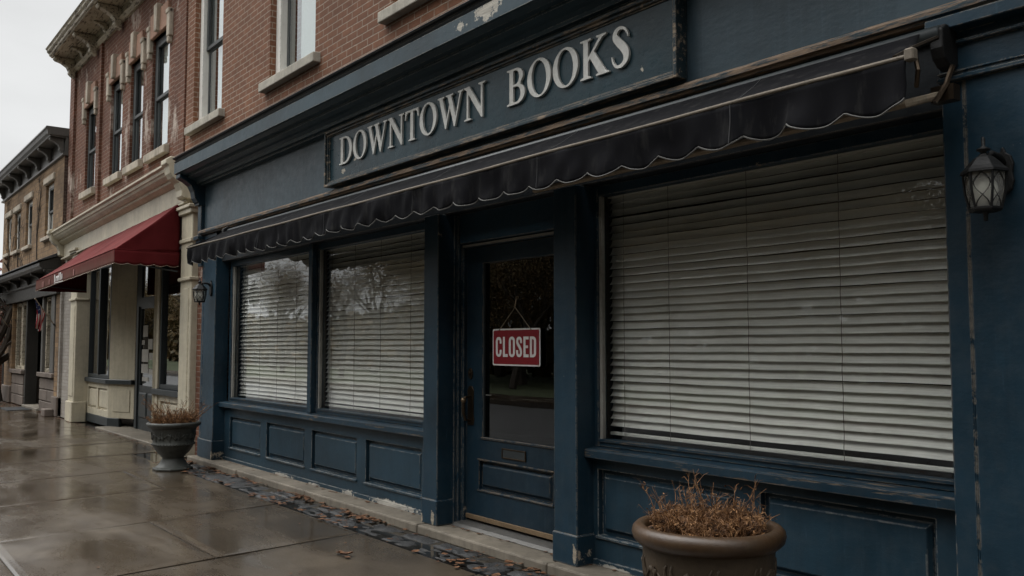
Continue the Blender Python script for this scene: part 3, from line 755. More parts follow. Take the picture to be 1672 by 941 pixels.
# ------------------------------------------------------------------ black awning
AW=thing('black_awning','faded black canvas awning with scalloped valance rolled out above the blue shopfront','awning',(-6.1,3.9,2.45))
ax0,ax1=-10.48,-1.76
def canopy(u,v):
    x=ax0+(-1.935+.175*v-ax0)*u
    y=3.79+(3.352-3.79)*v; z=2.880+(2.648-2.880)*v
    s=-.012*math.sin(math.pi*v)*(1+.5*math.sin(u*34))+.010*(vn2(u*46+v*5,v*3)-.5)*math.sin(math.pi*v)
    return (x,y,z+s)
part('canopy',MB().grid(canopy,260,10,thick=(0,0,-.004)),M['black_canvas'],AW,smooth=True)
NS=33; sw=(ax1-ax0)/NS
def valb(x):
    t=((x-ax0)/sw)%1.0; k=int((x-ax0)/sw)
    j=(_rt[(k*7)%4096]-.5)*.012
    return 2.430+j*.9+.012*(vn(x*.9)-.5)+.040*min(.93,1-abs(math.sin(math.pi*t))**.80)
def valy(x,v):
    a=.5+.5*vn(x*.8)
    return 3.336 + .050*(vn2(x*4.1,v*.7)-.5)*(.25+v)*a + .020*math.sin(x*23+5*vn(x*1.3))*v*a + .030*(vn2(x*11+9,v*1.5+x*.6)-.5)*(.25+v)
def val(u,v):
    x=ax0+(ax1-ax0)*u; zt=2.630; zb=valb(x)
    return (x+.006*(vn2(x*5,v*3)-.5), valy(x,v), zt+(zb-zt)*v)
part('valance',MB().grid(val,720,10,thick=(0,.003,0)),M['black_canvas'],AW,smooth=True)
def endval(u,v):
    y=3.34+(3.80-3.34)*u; zt=2.66+(.215)*u; zb=2.46+.06*(1-abs(math.sin(math.pi*u*2))**.62)+.14*u
    return (ax0-.002+.006*math.sin(u*9), y, zt+(zb-zt)*v)
part('end_flap',MB().grid(endval,30,6,thick=(.003,0,0)),M['black_canvas'],AW,smooth=True)
mb=MB().tube([val((i/720),1.0) for i in range(0,721)],.0042,5)
part('piping',mb,M['piping'],AW)
# stitched seams across the canvas
M['seam']=plain('seam_tape',(.035,.035,.036),.85)
for fx in (-2.62,-4.05,-5.48,-6.9,-8.33,-9.7):
    u=(fx-ax0)/(ax1-ax0); mb=MB()
    mb.tube([tuple(Vector(canopy(u+.0003*math.sin(i),i/10))+Vector((0,0,.0015))) for i in range(11)]+[tuple(Vector(val(u,i/10*.96))+Vector((0,-.001,0))) for i in range(11)],.0026,4)
    part('seam',mb,M['seam'],AW)
mb=MB().tube([(ax0-.03+(ax1-ax0+.03)*i/40,3.340,2.642-.004*math.sin(math.pi*i/40)+.002*math.sin(i*.9)) for i in range(41)],.0095,10)
part('front_bar',mb,M['bar_wood'],AW,smooth=False)
part('bar_end',MB().box(ax1-.005,ax1+.035,3.322,3.362,2.618,2.668),M['bar_wood'],AW,bevel=.006)
part('roller',MB().tube([(-10.46,3.82,2.868),(-1.86,3.82,2.868)],.036,14),M['dark_trim'],AW,smooth=True)
ec=[(3.75,2.90),(3.80,2.93),(3.90,2.93),(3.945,2.90),(3.945,2.73),(3.90,2.70),(3.83,2.715),(3.775,2.75),(3.75,2.80)]
part('end_bracket',MB().sweepx([(y_*.72+1.10,z_*.85+.42) for y_,z_ in ec],-1.90,-1.84),M['iron'],AW,bevel=.008,seg=2)
part('end_bracket',MB().sweepx(ec,-10.52,-10.46),M['iron'],AW,bevel=.008,seg=2)
part('arm',MB().tube([(-1.86,3.84,2.60),(-1.92,3.63,2.535),(-4.4,3.60,2.500)],.018,8),M['rod_wood'],AW)
part('arm',MB().tube([(-1.82,3.37,2.64),(-1.93,3.60,2.62),(-3.1,3.66,2.575)],.013,8),M['rod_wood'],AW)
mb=MB().tube([(-1.83,3.86,2.72),(-1.83,3.80,2.63),(-1.86,3.76,2.55)],.012,6); mb.box(-1.90,-1.80,3.80,3.86,2.56,2.63); mb.tube([(-1.87,3.62,2.73),(-1.85,3.60,2.66),(-1.88,3.64,2.60)],.01,6); mb.tube([(-1.845,3.76,2.83),(-1.845,3.55,2.74),(-1.82,3.36,2.655)],.011,6)
part('knuckle_joint',mb,M['bronze'],AW)

# ------------------------------------------------------------------ wall lanterns
def make_lantern(c,label):
    L=thing('wall_lantern',label,'lamp',(c[0],3.95,c[2]),'lanterns on the shopfront piers')
    x,y,z=c   # z = underside of the roof
    n=6; rot=R(15)
    roof=[(.094,-.006),(.092,.006),(.074,.022),(.058,.042),(.040,.060),(.022,.070),(.016,.078)]
    part('roof',MB().lathe((x,y,z),roof,n,rot),M['iron'],L,bevel=.002)
    part('finial',MB().lathe((x,y,z),[(.014,.076),(.012,.084),(.026,.092),(.028,.097),(.012,.106),(.007,.112),(.008,.140),(.003,.150)],14),M['iron'],L,smooth=True)
    base=[(.020,-.168),(.058,-.166),(.066,-.158),(.066,-.150),(.056,-.147)]
    part('base',MB().lathe((x,y,z),base,n,rot),M['iron'],L)
    part('drop',MB().lathe((x,y,z),[(.004,-.205),(.009,-.203),(.009,-.18),(.014,-.167)],10),M['iron'],L)
    gp=[(.056,-.149),(.072,-.085),(.078,-.006)]
    part('globe',MB().lathe((x,y,z),gp,n,rot,close=False),M['lampglass'],L)
    part('candle_glass',MB().lathe((x,y,z),[(.012,-.146),(.040,-.14),(.050,-.110),(.052,-.08),(.046,-.050),(.030,-.026),(.006,-.018)],18),M['frosted'],L,smooth=True)
    bars=MB()
    for k in range(n):
        a=rot+2*math.pi*k/n; P=lambda r,zz,aa=a:(x+r*math.cos(aa),y+r*math.sin(aa),z+zz)
        bars.tube([P(.061,-.150),P(.076,-.085),P(.082,-.004)],.0055,5)
    part('frame',bars,M['iron'],L)
    ld=MB()
    for k in range(n):
        a0=rot+2*math.pi*k/n; a1=rot+2*math.pi*(k+1)/n
        def Q(t,zz):
            r=.058+(.079-.058)*((zz+.149)/.143)
            p0=(r*math.cos(a0),r*math.sin(a0)); p1=(r*math.cos(a1),r*math.sin(a1))
            return (x+(p0[0]*(1-t)+p1[0]*t)*1.02,y+(p0[1]*(1-t)+p1[1]*t)*1.02,z+zz)
        for sg in (0,1):
            pts=[]
            for i in range(13):
                v=i/12; t=.08+.84*(.5-.5*math.cos(v*math.pi*1.5)); t=min(.96,max(.04,t)); t=t if sg==0 else 1-t
                pts.append(Q(t,-.147+.140*v))
            ld.tube(pts,.0026,4)
    part('lead_cames',ld,M['iron'],L)
    arm=MB().tube([(x,y,z+.055),(x+.01,y+.05,z+.085),(x+.02,y+.10,z+.075),(x+.02,y+.125,z+.05)],[.012,.013,.014,.016],8)
    part('arm',arm,M['iron'],L,smooth=True)
    pl=[(x+.02+px*.042,z+pz*.9) for px,pz in [(-.75,-.07),(-1,-.03),(-.85,.01),(-1,.05),(-.75,.09),(-.3,.105),(0,.135),(.3,.105),(.75,.09),(1,.05),(.85,.01),(1,-.03),(.75,-.07),(0,-.095)]]
    part('back_plate',MB().prismy(pl,3.925,3.944),M['iron'],L,bevel=.003)
    return L
lr=make_lantern((-1.685,3.80,2.222),'black iron wall lantern high on the wide pier right of the large window')
ll=copy_tree(lr); ll.location=(-11.42,3.955,2.222)
setp(ll,'small dark wall lantern on the narrow blue pier next to the neighbouring cream pilaster')

# ------------------------------------------------------------------ planters
def scroll_relief(mb,c,rz,zc,amp,rep,rad,seed=1):
    """raised leafy scroll band round a pot; rz(z) gives radius"""
    rr=random.Random(seed)
    for k in range(rep):
        a0=2*math.pi*k/rep
        for (off,sg,ln) in ((0,1,1.0),(.5,-1,.8),(.25,1,.55),(.75,-1,.6)):
            pts=[];rs=[]
            for i in range(9):
                t=i/8; a=a0+2*math.pi/rep*(off+ .55*ln*t+.12*math.sin(t*5)); zz=zc+sg*amp*(math.sin(t*math.pi*1.3)*.9-.35)+rr.uniform(-.003,.003)
                r=rz(zz)+.001
                pts.append((c[0]+r*math.cos(a),c[1]+r*math.sin(a),c[2]+zz)); rs.append(rad*(.45+math.sin(math.pi*min(1,t*1.05))*.9))
            mb.tube(pts,rs,6)
def interp(prof,z):
    for (r0,z0),(r1,z1) in zip(prof[:-1],prof[1:]):
        if z0<=z<=z1 and z1>z0: return r0+(r1-r0)*(z-z0)/(z1-z0)
    return prof[0][0]
PC=(-2.845,3.40,0.0)
PT=thing('round_planter','large round brown planter with rolled rim and scroll relief under the right window','planter',PC,)
body=[(.215,0),(.225,.01),(.232,.03),(.225,.045),(.250,.15),(.275,.27),(.298,.38),(.310,.455),(.312,.50),(.318,.515)]
body=[(r_,z_*1.075) for r_,z_ in body]
rim=[(.314,.512),(.336,.522),(.356,.542),(.363,.566),(.358,.590),(.342,.606),(.322,.612),(.306,.606),(.296,.592),(.290,.560),(.286,.53)]
rim=[(r_,z_+.039) for r_,z_ in rim]
part('rim',MB().lathe(PC,rim,64,close=False),M['pot_brown'],PT,smooth=True)
part('pot',MB().lathe(PC,body,56,close=False),M['pot_body'],PT,smooth=True)
mb=MB(); scroll_relief(mb,PC,lambda z:interp(body,z),.435,.062,9,.010,3); scroll_relief(mb,PC,lambda z:interp(body,z),.25,.06,8,.010,5)
part('relief',mb,M['pot_body'],PT,smooth=True)
part('soil',MB().lathe(PC,[(.0,.597),(.15,.601),(.289,.591)],32,close=False),M['soil'],PT,smooth=True)
UC=(-11.19,3.45,0.0)
UR=thing('pedestal_urn','dark grey pedestal urn with relief band beside the blue pier and red awning shop','planter',UC)
ub=[(.165,.0),(.205,.0),(.205,.035),(.19,.045),(.165,.065),(.15,.09),(.125,.13),(.125,.15),(.145,.16),(.145,.17),(.185,.21),(.225,.27),(.237,.295),(.243,.30),(.243,.315),(.237,.32),(.242,.38),(.255,.46),(.268,.505)]
part('pot',MB().lathe(UC,ub,48,close=False),M['urn'],UR,smooth=True)
part('plinth',MB().lathe(UC,[(.185,.0),(.235,.0),(.238,.025),(.20,.034)],8,R(22)),M['urn'],UR,bevel=.006)
ur=[(.265,.50),(.29,.515),(.312,.535),(.318,.552),(.310,.568),(.292,.575),(.272,.568),(.262,.53)]
part('rim',MB().lathe(UC,ur,48,close=False),M['urn'],UR,smooth=True)
mb=MB(); scroll_relief(mb,UC,lambda z:interp(ub,z),.405,.055,8,.009,4)
for k in range(40):
    a=2*math.pi*k/40; mb.tube([(UC[0]+.237*math.cos(a),UC[1]+.237*math.sin(a),.30),(UC[0]+.250*math.cos(a),UC[1]+.250*math.sin(a),.308),(UC[0]+.238*math.cos(a),UC[1]+.238*math.sin(a),.32)],.008,5)
part('relief',mb,M['urn'],UR,smooth=True)
part('soil',MB().lathe(UC,[(.0,.535),(.15,.54),(.264,.53)],28,close=False),M['soil'],UR,smooth=True)

def dead_plant(c,zb,rad,h,label,nst,seed,tall=0,lean=.5,curl=260,thick=1.0):
    rr=random.Random(seed)
    T=thing('dead_plant',label,'plant',(c[0],c[1],zb))
    st=MB(); lf=MB()
    def leaf(p,sz,mb=lf):
        d=Vector((rr.uniform(-1,1),rr.uniform(-1,1),rr.uniform(-.6,.8))).normalized(); s=d.cross(Vector((rr.uniform(-1,1),rr.uniform(-1,1),1))).normalized(); nn=d.cross(s)
        p=Vector(p); l=sz*rr.uniform(.7,1.4); w=l*.17; cu=rr.uniform(-.3,.5)*l
        pts=[]
        for t,ww in ((0,.15),(.35,1),(.7,.8),(1,.05)):
            q=p+d*l*t+nn*cu*t*t
            pts+=[q-s*w*ww+nn*w*.35*ww, q, q+s*w*ww+nn*w*.35*ww]
        fs=[]
        for k in range(3):
            a=3*k; fs+=[(a,a+1,a+4,a+3),(a+1,a+2,a+5,a+4)]
        mb.add(pts,fs)
    for i in range(nst):
        a=rr.uniform(0,2*math.pi); r=rad*math.sqrt(rr.random())*.95
        x,y=c[0]+r*math.cos(a),c[1]+r*math.sin(a)
        hh=h*rr.uniform(.35,1.0)*(1-.35*(r/rad)**2); 
        if i<tall: hh=h*rr.uniform(.9,1.55)
        dx,dy=math.cos(a)*lean*hh*(r/rad)+rr.uniform(-.3,.3)*hh,math.sin(a)*lean*hh*(r/rad)+rr.uniform(-.3,.3)*hh
        pts=[];m=7; w1=rr.uniform(-.02,.02);w2=rr.uniform(-.02,.02); ph=rr.uniform(0,6)
        for k in range(m):
            t=k/(m-1)
            pts.append((x+dx*t**1.3+w1*math.sin(t*6+ph),y+dy*t**1.3+w2*math.sin(t*5+ph),zb+hh*(t-.12*t*t)))
        r0=rr.uniform(.0018,.0034)*thick
        st.tube(pts,[r0*(1-.75*k/(m-1)) for k in range(m)],4)
        for k in range(rr.randint(2,5)):       # side twigs
            t=rr.uniform(.35,.98); j=min(m-2,int(t*(m-1))); p=Vector(pts[j]).lerp(Vector(pts[j+1]),t*(m-1)-j)
            d=Vector((rr.uniform(-1,1),rr.uniform(-1,1),rr.uniform(-.1,1))).normalized()*hh*rr.uniform(.08,.3)
            q=p+d*.6+Vector((0,0,.01)); e=p+d+Vector((rr.uniform(-.01,.01),rr.uniform(-.01,.01),rr.uniform(-.02,.01)))
            st.tube([p,q,e],[r0*.55,r0*.4,r0*.2],3)
            if rr.random()<.35: leaf(e,.016)
    for i in range(curl):
        a=rr.uniform(0,2*math.pi); r=rad*math.sqrt(rr.random())
        leaf((c[0]+r*math.cos(a),c[1]+r*math.sin(a),zb+rr.uniform(-.005,.10)*(1-.5*r/rad)*h/.25),rr.uniform(.022,.05))
    for i in range(int(curl*1.3)):               # curling dry strands
        a=rr.uniform(0,2*math.pi); r=rad*math.sqrt(rr.random())*.95; p=Vector((c[0]+r*math.cos(a),c[1]+r*math.sin(a),zb+rr.uniform(0,.10)*h/.25)); q=rr.uniform(.012,.03); pl=rr.uniform(0,6)
        st.tube([p+Vector((q*math.cos(t*1.1+pl),q*math.sin(t*1.1+pl)*.6,q*math.sin(t*.9)+t*.006)) for t in range(6)],[.0022,.0024,.0022,.002,.0016,.001],3)
    part('stems',st,M['deadstem'],T); part('leaves',lf,M['deadleaf'],T)
    return T
dead_plant(PC,.594,.265,.20,'dried brown plant with curled leaves and bare stalks in the large brown planter',300,11,tall=30,curl=700,thick=1.35)
dead_plant(UC,.53,.25,.24,'dry bushy rust coloured plant in the dark pedestal urn',330,12,tall=50,lean=.8,curl=200,thick=1.7)

# fallen leaves
def leaf_mb(mb,x,y,z,l,a,rr,cu=.35):
    d=Vector((math.cos(a),math.sin(a),0)); s=Vector((-math.sin(a),math.cos(a),0)); w=l*.34; k1=rr.uniform(.1,cu)
    pts=[]
    for t,ww in ((0,.08),(.25,.9),(.6,1),(1,.06)):
        q=Vector((x,y,z))+d*l*t; hz=k1*l*((t-.5)**2)*2
        pts+=[q-s*w*ww+Vector((0,0,hz+k1*w*ww)),q+Vector((0,0,hz*.6+.002)),q+s*w*ww+Vector((0,0,hz+k1*w*ww*.7))]
    fs=[]
    for k in range(3):
        b=3*k; fs+=[(b,b+1,b+4,b+3),(b+1,b+2,b+5,b+4)]
    mb.add(pts,fs)
rr=random.Random(5); mb=MB()
for i in range(1900):
    x=rr.uniform(-12,-2.0); u=rr.random()
    c=vn(x*2.3)**2*1.5
    if rr.random()>c*1.15: continue
    y=3.84-abs(rr.gauss(0,.05)) if u<.62 else (3.50+rr.gauss(0,.03) if u<.85 else rr.uniform(3.5,3.84))
    leaf_mb(mb,x,y,rr.uniform(.002,.014),rr.choice((.018,.028,.04,.05,.075))*rr.uniform(.8,1.2),rr.uniform(0,6.3),rr)
for i in range(90):
    x=rr.uniform(-11.5,-2); leaf_mb(mb,x,4.06-abs(rr.gauss(0,.02)),.064,rr.uniform(.02,.045),rr.uniform(0,6.3),rr)
for i in range(330):
    x=rr.uniform(-30,-12); leaf_mb(mb,x,4.0-abs(rr.gauss(0,.10)),.006,rr.uniform(.03,.06),rr.uniform(0,6.3),rr)
for i in range(40): leaf_mb(mb,rr.uniform(-12,-5),rr.uniform(1.3,3.4),.005,rr.uniform(.012,.03),rr.uniform(0,6.3),rr)
for i in range(260): leaf_mb(mb,rr.gauss(-26.3,1.1),rr.gauss(3.3,.5),.008,rr.uniform(.05,.10),rr.uniform(0,6.3),rr)
o=part('leaf_litter',mb,M['litter'],None); o['kind']='stuff'
mb=MB(); leaf_mb(mb,-5.87,2.98,.006,.11,.9,rr,.6); leaf_mb(mb,-5.90,2.99,.008,.07,2.2,rr,.6); leaf_mb(mb,-5.80,3.0,.006,.06,.2,rr,.6)
o=part('fallen_leaf',mb,M['litter'],None,origin=(-5.85,2.98,0)); setp(o,'single curled brown leaf lying on the wet pavement slab before the door','leaf')

# ------------------------------------------------------------------ red brick neighbour
RB=thing('red_brick_building','red brick building with stone window hoods, cream shopfront and bracketed cornice','building',(-16.8,4.1,0))
RY=4.10
rw=[(-19.45,-18.60,4.60,6.32),(-17.48,-16.66,4.60,6.36),(-16.14,-15.36,4.60,6.40),(-14.86,-13.96,4.60,6.48)]
mb=MB().wall(-20.80,-13.02,3.86,7.36,RY,.3,rw)
for k,(a,b) in enumerate([(-20.80,-20.42),(-18.28,-18.12),(-13.5,-13.02)]): mb.box(a,b,RY-.05,RY+.02,3.97,7.33)
mb.box(-20.8,-13.02,4.9,5.0,3.5,7.9); mb.box(-20.8,-20.7,4.4,14,0,8); mb.box(-20.8,-13.02,4.2,14,7.9,8.0); mb.box(-20.8,-13.02,13.9,14,0,8)
part('brick_wall',mb,M['brick_red'],RB)
for i,h in enumerate(rw):
    w=sash_window(RB,*h,RY,jamb=.10,white=False,hood=True,recess=.045,shade=(.12,.96) if i in (1,3) else (.45,.9),over=.10,sillz=.14)
    x0,x1,z1=h[0],h[1],h[3]
    for (a,b) in ((x0-.15,x0-.005),(x1+.005,x1+.15)):
        hm=MB().box(a,b,RY-.065,RY+.04,z1-.20,z1+.24); hm.box(a+.03,b-.03,RY-.065,RY+.02,z1-.30,z1-.201); hm.box(a-.01,b+.0,RY-.08,RY+.0,z1+.16,z1+.243)
        part('hood_ear',hm,M['hood_stone'],w,bevel=.018,seg=2)
    xm=(x0+x1)/2; hm=MB().add([(xm-.06,RY-.11,z1+.02),(xm+.06,RY-.11,z1+.02),(xm+.06,RY+.03,z1+.02),(xm-.06,RY+.03,z1+.02),(xm-.09,RY-.11,z1+.46),(xm+.09,RY-.11,z1+.46),(xm+.09,RY+.03,z1+.46),(xm-.09,RY+.03,z1+.46)],BOXF)
    part('keystone',hm,M['hood_stone'],w,bevel=.015,seg=2)
    lt=MB().add([(x0-.004,RY-.05,z1),(x1+.004,RY-.05,z1),(x1+.004,RY+.12,z1),(x0-.004,RY+.12,z1),(x0-.02,RY-.05,z1+.40),(x1+.02,RY-.05,z1+.40),(x1+.02,RY+.12,z1+.40),(x0-.02,RY+.12,z1+.40)],[(0,3,2,1),(4,5,6,7),(0,1,5,4),(1,2,6,5),(2,3,7,6),(3,0,4,7)])
    part('lintel',lt,M['lintel_stone'],w,bevel=.01)
# cornice
prof=[(4.16,7.80),(3.52,7.80),(3.50,7.77),(3.53,7.74),(3.535,7.70),(3.57,7.67),(3.58,7.63),(3.61,7.62),(3.61,7.60),(4.02,7.605),(4.03,7.57),(4.06,7.56),(4.06,7.44),(4.02,7.43),(4.0,7.40),(4.03,7.37),(4.06,7.34),(4.16,7.33)]
cn=part('cornice',MB().sweepx(prof,-20.62,-12.95),M['cream_dirty'],RB)
def corn_bracket(x0,x1,y0,y1,zb,zt):
    h=zt-zb; d=y1-y0
    p=[(y1,zt),(y0+.04*d,zt),(y0,zt-.10*h),(y0+.08*d,zt-.2*h),(y0+.35*d,zt-.28*h),(y0+.6*d,zt-.45*h),(y0+.7*d,zt-.65*h),(y0+.68*d,zt-.78*h),(y0+.82*d,zt-.92*h),(y1,zb)]
    return MB().sweepx(p,x0,x1)
for bx in (-20.55,-18.7,-16.85,-15.0,-13.2):
    part('bracket',corn_bracket(bx,bx+.17,3.63,4.06,7.20,7.598),M['cream_dirty'],cn,bevel=.012)
for bx in (-19.62,-17.77,-15.92,-14.1):
    part('bracket',corn_bracket(bx,bx+.11,3.80,4.06,7.40,7.598),M['cream_dirty'],cn,bevel=.01)
# cream shopfront
prof=[(4.12,4.02),(3.70,3.965),(3.70,3.935),(3.735,3.915),(3.745,3.87),(3.76,3.865),(3.78,3.83),(3.83,3.79),(3.86,3.785),(3.87,3.75),(3.93,3.71),(3.96,3.70),(3.965,3.44),(3.93,3.43),(3.93,3.40),(4.12,3.40)]
def zt(x): return .10*((x+20.5)/8.0)-.05
mb=MB().sweepx(prof,-20.62,-12.56); mb.v=[(x,y,z+.022*(x+16.7)) for x,y,z in mb.v]
part('shopfront_cornice',mb,M['cream'],RB)
for (a,b) in ((-20.70,-20.50),(-12.74,-12.50)):
    p=[(4.1,4.045),(3.72,4.03),(3.66,3.99),(3.66,3.93),(3.70,3.90),(3.72,3.80),(3.76,3.74),(3.84,3.68),(3.88,3.58),(3.885,3.50),(3.91,3.47),(4.1,3.46)]
    mb=MB().sweepx(p,a,b); mb.v=[(x,y,z+.022*(x+16.7)) for x,y,z in mb.v]; part('scroll_bracket',mb,M['cream'],RB,bevel=.01,seg=2)
def cream_pil(x0,x1):
    mb=MB().box(x0,x1,3.97,4.25,.0,3.46); mb.box(x0-.03,x1+.03,3.93,4.2,3.33,3.455); mb.box(x0-.045,x1+.045,3.90,4.2,3.40,3.452)
    mb.box(x0-.015,x1+.015,3.945,4.2,2.93,2.99); mb.box(x0-.025,x1+.025,3.935,4.2,2.40,2.45); mb.box(x0-.03,x1+.03,3.93,4.2,.0,.40); mb.box(x0+.08,x1-.08,3.957,4.0,.5,2.3)
    return part('pilaster',mb,M['cream'],RB,bevel=.01)
cream_pil(-19.72,-19.20); cream_pil(-12.74,-12.27)
SY=4.22
mb=MB().wall(-19.92,-17.55,.18,.80,SY,.06,[(-19.12,-18.46,.30,.70),(-18.34,-17.68,.30,.70)])
for p in ((-19.12,-18.46,.30,.70),(-18.34,-17.68,.30,.70)): mb.raised(*p,SY+.04,SY+.012,.03,.02)
mb.box(-19.95,-19.22,4.15,4.4,.18,3.06)
# splayed jamb towards the door
def splay(x0,y0,x1,y1,z0,z1,t=.06):
    dx,dy=x1-x0,y1-y0; l=math.hypot(dx,dy); nx,ny=dy/l*t,-dx/l*t
    return [(x0,y0,z0),(x1,y1,z0),(x1-nx,y1-ny,z0),(x0-nx,y0-ny,z0),(x0,y0,z1),(x1,y1,z1),(x1-nx,y1-ny,z1),(x0-nx,y0-ny,z1)]
BOXF_=[(0,3,2,1),(4,5,6,7),(0,1,5,4),(1,2,6,5),(2,3,7,6),(3,0,4,7)]
ex0,ey0,ex1,ey1=-17.55,SY,-16.92,4.50
mb.add(splay(ex0,ey0,ex1,ey1,.18,3.06),BOXF)
def lerp(t,o): 
    dx,dy=ex1-ex0,ey1-ey0; l=math.hypot(dx,dy); return (ex0+dx*t+dy/l*o, ey0+dy*t-dx/l*o)
a=lerp(.2,.012); b=lerp(.85,.012); mb.add(splay(a[0],a[1],b[0],b[1],.30,.70,.01),BOXF)
part('bulkhead',mb,M['cream'],RB,bevel=.006)
mb=MB().wall(-14.60,-12.95,.16,.74,SY,.06,[(-14.4,-13.1,.26,.64)]); mb.raised(-14.4,-13.1,.26,.64,SY+.04,SY+.012,.03,.02)
mb.box(-14.63,-14.50,SY-.02,SY+.1,.16,3.06); mb.add(splay(-14.63,SY,-15.1,4.5,.16,3.06,.06),BOXF)
part('bulkhead',mb,M['cream'],RB,bevel=.006)
mb=MB().box(-19.92,-17.55,SY-.012,SY+.06,.02,.178); mb.add(splay(*lerp(0,.012),*lerp(.45,.012),.02,.178),BOXF)
part('plinth',mb,M['dark_trim'],RB,bevel=.005)
mb=MB().prismz([(-19.98,SY-.06),(-17.56,SY-.06),(*lerp(1.0,.07),)[:2],lerp(1.0,-.05),(-17.6,SY+.1),(-19.98,SY+.1)],.80,.885)
part('sill',mb,M['dark_trim'],RB,bevel=.008)
part('sill',MB().box(-14.66,-12.96,SY-.07,SY+.1,.74,.83),M['dark_trim'],RB,bevel=.008)
def nb_window(x0,x1,z0,z1,mul):
    f=MB().ring(x0,x1,z0,z1,.07,SY,SY+.09)
    for m in mul: f.box(m-.045,m+.045,SY-.02,SY+.09,z0+.07,z1-.07)
    w=part('shop_window',f,M['dark_trim'],RB,bevel=.005); part('pane',MB().box(x0+.05,x1-.05,SY+.05,SY+.056,z0+.05,z1-.05),M['glass'],w)
nb_window(-19.24,-17.56,.886,3.06,(-18.35,)); nb_window(-14.50,-12.95,.831,3.06,())
part('header_board',MB().box(-19.95,-12.9,SY-.03,4.42,3.06,3.40),M['dark_trim'],RB)
part('entry_soffit',MB().box(-17.5,-14.6,4.42,4.7,3.03,3.07),M['dark_trim'],RB)
dr=part('door',MB().wall(-16.90,-15.12,.03,3.03,4.50,.05,[(-16.60,-15.55,.80,2.16),(-16.60,-15.55,2.36,2.95)]).raised(-16.58,-16.10,.22,.70,4.497,4.480,.02,.02).raised(-16.05,-15.57,.22,.70,4.497,4.480,.02,.02).box(-16.74,-16.66,4.47,4.5,.03,2.2).box(-15.47,-15.40,4.47,4.5,.03,2.2),M['dark_trim'],RB,bevel=.004)
part('pane',MB().box(-16.62,-15.53,4.52,4.526,.78,2.98),M['glass_door'],dr)
mb=MB()
for (a,b,c,d) in ((-16.50,-16.22,1.66,1.86),(-16.56,-16.40,1.52,1.60),(-16.18,-15.92,1.44,1.62),(-16.55,-16.15,1.22,1.44),(-16.10,-15.70,1.26,1.38),(-16.56,-16.16,1.02,1.18),(-16.10,-15.62,1.0,1.10),(-16.5,-16.1,.88,.95)):
    mb.box(a,b,4.5155,4.5175,c,d)
part('notices',mb,M['paper'],dr)
mb=MB(); mb.box(-20.5,-12.9,8,8.1,0,3.8); mb.box(-20.5,-12.9,4.6,8,3.3,3.4); mb.box(-20.6,-20.5,4.5,8,0,3.5); mb.box(-12.92,-12.90,4.5,8,0,3.5); mb.box(-20.5,-12.9,4.55,8,.021,.03)
mb.box(-19.6,-17.8,5.0,5.4,.03,.8); mb.box(-14.3,-13.2,5.0,5.3,.03,.9)
part('interior_room',mb,plain('neighbour_interior',(.10,.085,.07),.9),RB)

# red awning
RA=thing('red_awning','faded red canvas awning with side panels and pinked valance over the cream shopfront','awning',(-15.6,3.9,2.6))
rx0,rx1=-18.34,-12.80
def rzf(x): return 2.70+.115*(x-rx0)/(rx1-rx0)
RF=3.10
def rcan(u,v):
    x=rx0+(rx1-rx0)*u; y=3.965+(RF-3.965)*v; xx=x+ (0 if u>.5 else 0)
    zt_=3.38+.16*u; z=zt_+(rzf(x)-zt_)*v - .035*math.sin(math.pi*v)*(.6+.4*math.sin(u*19)) + .008*(vn2(u*40,v*3)-.5)
    return (xx,y,z)
part('canopy',MB().grid(rcan,120,12,thick=(0,0,-.004)),M['red_canvas'],RA,smooth=True)
def rval(u,v):
    x=rx0+(rx1-rx0)*u; zb=rzf(x)-.185-.008*abs(math.sin(u*math.pi*48)); y=RF-.003+.02*(vn2(u*22,v*.6)-.5)*v
    return (x,y,rzf(x)+(zb-rzf(x))*v)
part('valance',MB().grid(rval,400,5,thick=(0,.003,0)),M['red_canvas'],RA,smooth=True)
def rside(u,v):
    y=RF+(3.965-RF)*u; p=rcan(1,1-u); zb=rzf(rx1)
    return (rx1+.003+.012*math.sin(u*7+v*3)*u*(1-u)*2, y, p[2]+(zb-p[2])*v)
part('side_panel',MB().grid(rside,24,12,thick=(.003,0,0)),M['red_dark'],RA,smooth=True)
def rsval(u,v):
    y=RF+(3.965-RF)*u; zb=rzf(rx1)-.185-.02*abs(math.sin(u*math.pi*5))
    return (rx1+.004+.012*math.sin(u*11)*v, y, rzf(rx1)+(zb-rzf(rx1))*v)
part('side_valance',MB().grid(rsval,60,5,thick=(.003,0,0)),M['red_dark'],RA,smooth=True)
def rsidel(u,v):
    y=RF+(3.965-RF)*u; p=rcan(0,1-u); zb=rzf(rx0)-.19
    return (rx0-.003, y, p[2]+(zb-p[2])*v)
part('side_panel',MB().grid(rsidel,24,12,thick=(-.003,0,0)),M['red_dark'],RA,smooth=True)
mb=MB().tube([(rx1+.006,RF-.004+(3.965-RF)*i/10,rzf(rx1)+.002) for i in range(11)],.006,5); mb.tube([tuple(Vector(rval(i/60,0))+Vector((0,-.003,0))) for i in range(61)],.005,5)
part('frame_tube',mb,M['red_dark'],RA)
mb=MB().tube([tuple(rval(i/400,1)) for i in range(401)],.0045,4); mb.tube([tuple(rsval(i/60,1)) for i in range(61)],.0045,4)
part('piping',mb,M['red_piping'],RA)
mb=MB().tube([(rx1-.02,3.95,2.55),(rx1-.02,RF+.03,2.66)],.012,6); mb.tube([(rx0+.02,3.95,2.55),(rx0+.02,RF+.03,2.62)],.012,6); mb.tube([(rx0,RF+.02,2.66),(rx1,RF+.02,2.75)],.012,6)
part('awning_frame',mb,M['dark_trim'],RA)
